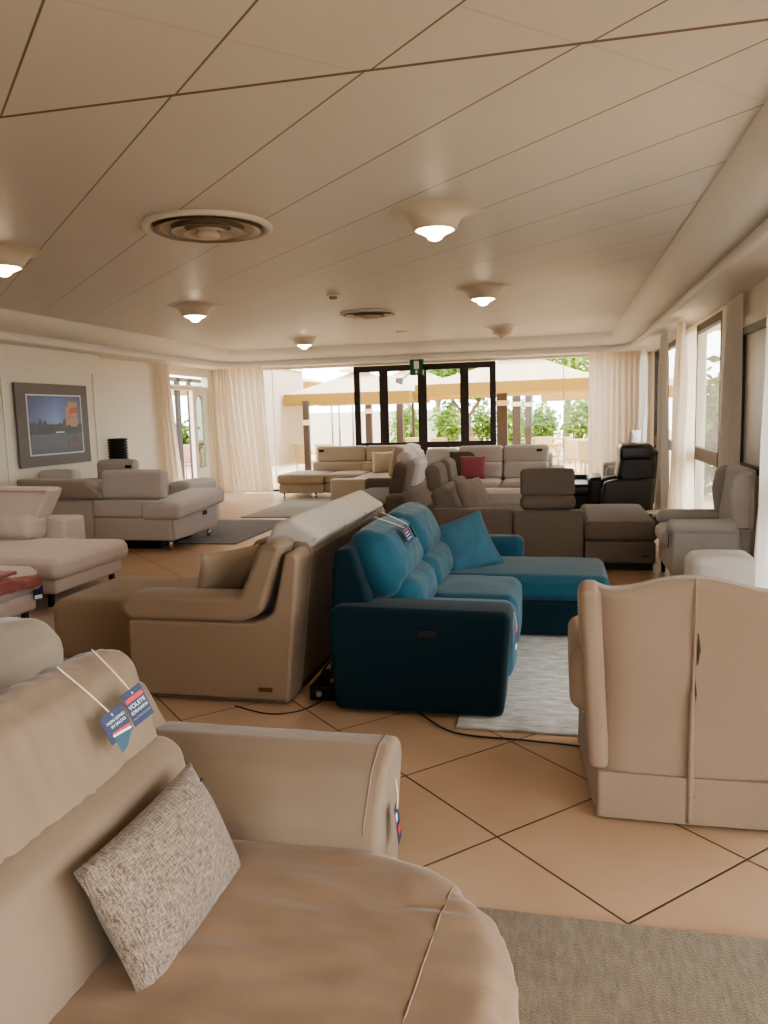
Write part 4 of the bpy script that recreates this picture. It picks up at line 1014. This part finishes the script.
# 13 near pink seat at left edge
t = Thing('chaise_sofa', 'rosy grey sofa seat cut by left photo edge, dusty rose throw over it', 'sofa', (-4.4, 4.6, 0))
t.add('seat', soft(-5.6, -3.93, 4.28, 5.24, .27, .47, r=.08, puff=(0, 0, .02), wr=.004), 'pink')
t.add('seat_base', soft(-5.6, -3.96, 4.36, 5.20, .13, .27, r=.03, puff=(0, 0, 0)), 'pink')
t.add('leg', sled(-4.02, 5.12, -.2), 'black'); t.add('leg', sled(-4.02, 4.45, -.2), 'black'); t.add('leg', sled(-5.2, 5.1, .1), 'black'); t.add('leg', sled(-5.2, 4.45, .1), 'black')
t = Thing('folded_throw', 'dusty rose throw draped on the left edge sofa seat', 'blanket', (-3.95, 4.7, .3))
t.add('cloth', soft(-3.93, -3.865, 4.35, 5.16, .315, .425, r=.03, puff=(.01, 0, 0), wr=.016, wf=9, seg=40, cell=.025, wdir=(1, .8, 2.4), tilt=('X', -5, (0, 5.1, .37))), 'throw')
t.add('fold', soft(-4.3, -3.88, 4.35, 4.9, .468, .495, r=.012, puff=(0, 0, .01), wr=.008, wf=9, seg=24), 'throw')
tag_card('shop_tag', 'black and white tag dangling from the left edge sofa seat', (-3.925, 5.17, .27), (1, -.5, 0), 0, .08, .11, (-3.94, 5.19, .46), [('b', -.03, .03, -.05, -.02, 'ink', 'white_strip')])

# ------------------------------------------------------------------ outside
struct('terrace', bx(-30, 30, YF+.2, 60, -.2, -.03), 'paving')
struct('terrace', bx(XR+.25, 30, -20, YF+.2, -.2, -.03), 'paving')
struct('terrace', bx(-30, XL-.5, -20, YF+.2, -.2, -.03), 'paving')
struct('terrace', bx(-30, 30, -30, YB-.25, -.2, -.03), 'paving')
def parasol(label, cx, cy, half, z0, zt, rot, vz=.24, pole=None, canti=None):
    t = Thing('parasol', label, 'parasol', (cx, cy, 0), 'cream terrace parasols')
    bm = newbm(); c, s = math.cos(R(rot)), math.sin(R(rot))
    def P(x, y, z): return (cx+x*c-y*s, cy+x*s+y*c, z)
    rings = []
    for k, (q, z) in enumerate(((1, z0), (.75, z0+(zt-z0)*.22), (.5, z0+(zt-z0)*.47), (.25, z0+(zt-z0)*.75), (.06, zt))):
        row = []
        for e in range(4):
            for j in range(6):
                u = -1+2*j/6; x, y = [(u, -1), (1, u), (-u, 1), (-1, -u)][e]
                row.append(bm.verts.new(P(x*half*q, y*half*q, z)))
        rings.append(row)
    for a, b in zip(rings, rings[1:]):
        for i in range(len(a)): bm.faces.new((a[i], a[(i+1) % 24], b[(i+1) % 24], b[i]))
    bm.faces.new(rings[-1]); t.add('canopy', bm, 'canopy')
    bm = newbm(); lo = []; hi = []
    for e in range(4):
        for j in range(6):
            u = -1+2*j/6; x, y = [(u, -1), (1, u), (-u, 1), (-1, -u)][e]
            hi.append(bm.verts.new(P(x*half, y*half, z0))); lo.append(bm.verts.new(P(x*half*.995, y*half*.995, z0-vz+.012*math.sin(j*2.))))
    for i in range(24): bm.faces.new((lo[i], lo[(i+1) % 24], hi[(i+1) % 24], hi[i]))
    t.add('valance', bm, 'valance')
    bm = newbm()
    q = .33*half
    rings = [[bm.verts.new(P(x*q*k, y*q*k, z)) for x, y in ((-1, -1), (1, -1), (1, 1), (-1, 1))] for k, z in ((1, zt-.02), (.1, zt+.14))]
    for i in range(4): bm.faces.new((rings[0][i], rings[0][(i+1) % 4], rings[1][(i+1) % 4], rings[1][i]))
    bm.faces.new(rings[1]); t.add('top_vent', bm, 'canopy')
    for x, y in ((-1, -1), (1, -1), (1, 1), (-1, 1)): t.add('rib', tube([P(0, 0, zt-.06), P(x*half*.98, y*half*.98, z0-.03)], .02, 6), 'wood')
    if pole is None: t.add('pole', tube([(cx, cy, -.03), (cx, cy, zt-.03)], .045, 8), 'post')
    else:
        t.add('pole', bx(pole[0]-.09, pole[0]+.09, pole[1]-.09, pole[1]+.09, -.03, pole[2]), 'post')
        t.add('arm', tube(smooth_path([(pole[0], pole[1], pole[2]-.1), (pole[0]+.5, pole[1]-.1, pole[2]+.45), (cx, cy, zt+.35), (cx, cy, zt)], 6), .04, 8), 'steel')
    return t
parasol('cream square parasol at left of the terrace, beside the white screen', -4.98, 19.7, 1.55, 2.12, 2.72, 0, .26, pole=(-4.45, 22.1, 2.6))
parasol('large cream square parasol seen through right half of the far window', -.85, 20.4, 2.15, 2.26, 3.0, -12, .27, pole=(-1.45, 21.0, 2.9))
parasol('cream parasol further back behind the black framed window', -4.7, 25.5, 2.0, 2.3, 3.1, 8, .26)
parasol('second deeper cream parasol lit golden beyond the large one', 1.75, 26.5, 2.2, 2.2, 2.95, 5, .3)
parasol('cream parasol at far left above the white screen', -9.3, 24.2, 2.2, 2.6, 3.1, 0, .26)
def post(label, x, y, w, h):
    t = Thing('wooden_post', label, 'post', (x, y, -.03), 'brown posts on the terrace')
    t.add('shaft', bx(x-w/2, x+w/2, y-w/2, y+w/2, -.03, h), 'post'); t.add('light_box', bx(x-w*.62, x+w*.62, y-w*.62, y+w*.62, h-.58, h-.45), 'wicker')
post('thick brown terrace post nearest the black window frame', -1.42, 20.3, .26, 2.3)
post('middle brown terrace post of the three', -1.25, 24.0, .24, 2.3); post('thinnest brown terrace post of the three, furthest right', -1.0, 26.5, .2, 2.3)
post('slim dark terrace post left of the far cream sofa backrest, by white screen', -5.92, 18.0, .13, 1.95)
post('dark terrace post seen through the leftmost pane of the black window', -5.3, 21.8, .17, 2.2)
# white screen and low wall
t = Thing('roller_screen', 'white outdoor roller screen left of the terrace beside cream curtain', 'screen', (-6.6, 18.0, 0))
t.add('cloth', bx(-6.62, -6.60, 16.3, 19.8, .42, 2.75), 'blind'); t.add('hem_bar', bx(-6.63, -6.59, 16.3, 19.8, .36, .42), 'white'); t.add('cassette', bx(-6.66, -6.56, 16.3, 19.8, 2.75, 2.85), 'white')
for i, y in enumerate((16.28, 19.83)): t.add('guide_post', bx(-6.63, -6.59, y-.02, y+.02, -.03, 2.85), 'white')
single('boundary_wall', bx(-16, -4.2, 34.2, 34.4, -.03, 1.75), 'outwhite', 'low pale wall at back of the terrace on left', 'wall', (-10, 34.3, 0))
for i, x in enumerate((-6.72, -6.52, -6.12)):
    single('slim_pole', tube([(x, 22.9+i*.1, -.03), (x, 22.9+i*.1, 2.4)], .03, 8), 'steel', ['leftmost slim grey terrace pole between dark post and black window', 'middle slim grey terrace pole between dark post and black window', 'rightmost slim grey terrace pole between dark post and black window'][i], 'pole', (x, 22.9+i*.1, 0), 'slim terrace poles')
# chairs and tables
def ochair(mat):
    t = Thing('terrace_chair', 'x', 'chair', (0, 0, 0), 'cream terrace chairs')
    t.add('seat', soft(-.24, .24, -.24, .24, .40, .46, r=.025, puff=(0, 0, 0)), mat)
    t.add('backrest', soft(-.24, .24, .20, .25, .46, .92, r=.02, puff=(0, 0, 0), tilt=('X', -8, (0, .22, .46))), mat)
    for x in (-.21, .21):
        for y in (-.2, .2): t.add('leg', tube([(x, y, .42), (x*1.08, y*1.08, -.03)], .018, 6), mat)
        t.add('armrest', tube(smooth_path([(x*1.1, -.22, .42), (x*1.15, -.22, .64), (x*1.15, 0, .66), (x*1.1, .24, .66)], 4), .018, 6), mat)
    return t.o
oc = ochair('wicker')
ocs = [((.75, 17.6), 150, 'cream wicker terrace chair nearest the right curtain'), ((.25, 18.3), 200, 'cream wicker terrace chair behind pale sofa armrest'), ((1.0, 19.4), 90, 'cream wicker terrace chair further back by the curtain'),
       ((-.3, 20.0), 20, 'cream wicker terrace chair beside the terrace table'), ((-2.3, 21), 180, 'cream terrace chair behind fourth window pane'), ((-3.1, 21.4), 160, 'cream terrace chair behind third window pane'), ((-4.1, 22), 200, 'cream terrace chair behind second window pane'), ((-5.55, 18.35), 190, 'cream terrace chair right of the slim dark post, left of far cream sofa'), ((-6.2, 18.9), 150, 'cream terrace chair behind the slim dark post beside white screen')]
for i, ((x, y), a, lb) in enumerate(ocs):
    o = oc if i == 0 else dup(oc, (0, 0, 0)); o.location = (x, y, 0); o.rotation_euler = (0, 0, R(a)); o['label'] = lb
pc = ochair('pinkchair'); pc['group'] = 'pinkish veranda chairs'
for i, ((x, y), a, lb) in enumerate((((-9.36, 18.6), 60, 'pinkish veranda chair seen through left doorway, right one'), ((-10.15, 19.7), 250, 'pinkish veranda chair seen through left doorway, left one'))):
    o = pc if i == 0 else dup(pc, (0, 0, 0)); o.location = (x, y, 0); o.rotation_euler = (0, 0, R(a)); o['label'] = lb
def otable(label, x, y):
    t = Thing('terrace_table', label, 'table', (x, y, 0), 'terrace tables')
    t.add('table_top', soft(x-.6, x+.6, y-.4, y+.4, .72, .76, r=.015, puff=(0, 0, 0)), 'wood')
    for dx in (-.52, .52):
        for dy in (-.32, .32): t.add('leg', tube([(x+dx, y+dy, .72), (x+dx, y+dy, -.03)], .025, 6), 'wood')
otable('terrace table near right curtain behind the pale sofa', .1, 19.2); otable('terrace table behind the middle window panes', -2.9, 22.3); otable('terrace table furthest back beneath golden parasol', -.2, 24)
# plants
def foliage(cx, cy, cz, rx, ry, rz, n, s, hollow=.55):
    bm = newbm()
    for _ in range(n):
        d = Vector((random.gauss(0, 1), random.gauss(0, 1), random.gauss(0, 1))).normalized(); k = hollow+(1-hollow)*random.random()
        k *= .75+.5*noise.noise(d*2.2+Vector((cx, cy, cz)))
        p = Vector((cx+d.x*rx*k, cy+d.y*ry*k, cz+d.z*rz*k))
        a = Vector((random.gauss(0, 1), random.gauss(0, 1), random.gauss(0, .7))).normalized()*s*(.6+.8*random.random()); b = a.orthogonal().normalized()*a.length*.45
        b = Matrix.Rotation(random.random()*6.28, 3, a) @ b
        bm.faces.new([bm.verts.new(q) for q in (p-a, p-a*.2+b, p+a, p-a*.2-b)])
    return bm
def tree(label, x, y, h, r, mat, n=1800, s=.16, lean=.3, name='tree'):
    t = Thing(name, label, 'tree', (x, y, -.03), 'trees behind the terrace')
    t.add('trunk', tube(smooth_path([(x, y, -.05), (x+lean*.3, y, h*.25), (x+lean, y, h*.5), (x+lean*1.1, y, h*.8)], 5), [.17-.006*i for i in range(16)], 8), 'bark')
    for sx in (-1, 1): t.add('branch', tube(smooth_path([(x+lean*.5, y, h*.33), (x+lean*.5+sx*r*.3, y, h*.5), (x+lean+sx*r*.6, y, h*.68)], 5), .06, 6), 'bark')
    t.add('crown', foliage(x+lean, y, h*.72, r, r, h*.33, n, s), mat)
tree('leafy tree with thick trunk right of the brown terrace posts', .3, 35, 6.0, 2.9, 'leaf_a', 2600, .17, .15)
tree('dark leaved tree with twisted trunk behind the fourth pane', -3.25, 29.6, 4.0, 1.6, 'leaf_b', 1700, .12, -.3)
tree('pale green tree behind the third pane', -6.4, 41, 6.4, 2.9, 'leaf_a', 1800, .18, .4)
tree('tall tree furthest back, behind the brown terrace posts', -1.6, 44, 9, 3.8, 'leaf_a', 2200, .22, .2)
def shrub(label, x, y, rx, rz, mat, n=900):
    t = Thing('shrub', label, 'shrub', (x, y, -.03), 'shrubs edging the terrace')
    t.add('foliage', foliage(x, y, rz*.8, rx, .8, rz, n, .12, .4), mat); t.add('stem', tube([(x, y, -.03), (x, y, rz)], .04, 6), 'bark')
for x, y, rz, mt, lb in ((-12.7, 24.5, 1.0, 'leaf_b', 'green shrub seen through left doorway'), (-6.1, 31.5, 1.3, 'leaf_c', 'green shrub behind second window pane'), (-4.45, 32.0, 1.3, 'leaf_c', 'green shrub behind third window pane'), (-3.1, 32.6, 1.3, 'leaf_c', 'green shrub low behind fourth window pane, under the dark tree'),
    (-1.75, 31.2, 1.3, 'leaf_a', 'light green shrub behind the nearest brown terrace post'), (-.6, 32.3, 1.25, 'leaf_c', 'green shrub between the brown posts and thick tree trunk'), (.85, 30.8, 1.5, 'leaf_c', 'green shrub by right end of the glass, beside cream curtain')):
    shrub(lb, x, y, .95, rz, mt)
for x, y, lb in ((2.9, 14.6, 'leafy shrub outside the large dark framed pane on right, nearer one'), (3.5, 17.2, 'leafy shrub outside the large dark framed pane on right, farther one')):
    shrub(lb, x, y, .9, 1.45, 'leaf_b', 1500)
# unseen eave, added to keep sun off the right hand windows
struct('added_eave', bx(XR+.2, XR+1.5, YB, YF, 2.95, 3.1), 'white')

# ------------------------------------------------------------------ light
wd = bpy.data.worlds.new('World'); bpy.context.scene.world = wd; wd.use_nodes = True
nt = wd.node_tree; bg = nt.nodes['Background']
bg.inputs[0].default_value = (.91, .96, 1.0, 1); bg.inputs[1].default_value = 5.0
sun = bpy.data.lights.new('sun', 'SUN'); sun.energy = 3.2; sun.angle = R(1.5); sun.color = (1, .93, .80)
so = bpy.data.objects.new('sun', sun); C.objects.link(so)
so.rotation_euler = Vector((-.50, -.12, -.85)).to_track_quat('-Z', 'Y').to_euler()
def portal(x, y, z, sx, sz, d):
    l = bpy.data.lights.new('portal', 'AREA'); l.shape = 'RECTANGLE'; l.size = sx; l.size_y = sz
    l.cycles.is_portal = True
    o = bpy.data.objects.new('portal', l); C.objects.link(o); o.location = (x, y, z); o.rotation_euler = Vector(d).to_track_quat('-Z', 'Z').to_euler()
portal(-2.8, YF+.05, 1.3, 7.9, 2.55, (0, -1, 0))
portal(-.2, YB-.05, 1.6, 2.8, 1.4, (0, 1, 0))
for a, b in wins: portal(XR+.12, (a+b)/2, 1.3, b-a, 2.5, (-1, 0, 0))
portal(XL-.3, 14.7, 1.25, 1.9, 2.5, (1, 0, 0))

# ------------------------------------------------------------------ camera
cam = bpy.data.cameras.new('camera'); co = bpy.data.objects.new('camera', cam); C.objects.link(co)
f, pitch, roll, yaw = 779.74, .122922, -.0274884, .222511
cam.sensor_fit = 'VERTICAL'; cam.sensor_height = 24; cam.lens = f/1024*24; cam.clip_start = .02; cam.clip_end = 300
fw = Vector((-math.sin(yaw)*math.cos(pitch), math.cos(yaw)*math.cos(pitch), -math.sin(pitch)))
r0 = Vector((math.cos(yaw), math.sin(yaw), 0)); u0 = r0.cross(fw)
r1 = math.cos(roll)*r0+math.sin(roll)*u0; u1 = -math.sin(roll)*r0+math.cos(roll)*u0
m = Matrix((r1, u1, -fw)).transposed().to_4x4(); m.translation = (0, 0, 1.55); co.matrix_world = m
S = bpy.context.scene; S.camera = co
S.view_settings.view_transform = 'AgX'; S.view_settings.look = 'AgX - Medium High Contrast'; S.view_settings.exposure = 0.75
S.cycles.max_bounces = 10; S.cycles.diffuse_bounces = 6; S.cycles.transparent_max_bounces = 16; S.cycles.use_denoising = True
S.cycles.sample_clamp_indirect = 8; S.cycles.caustics_reflective = False; S.cycles.caustics_refractive = False
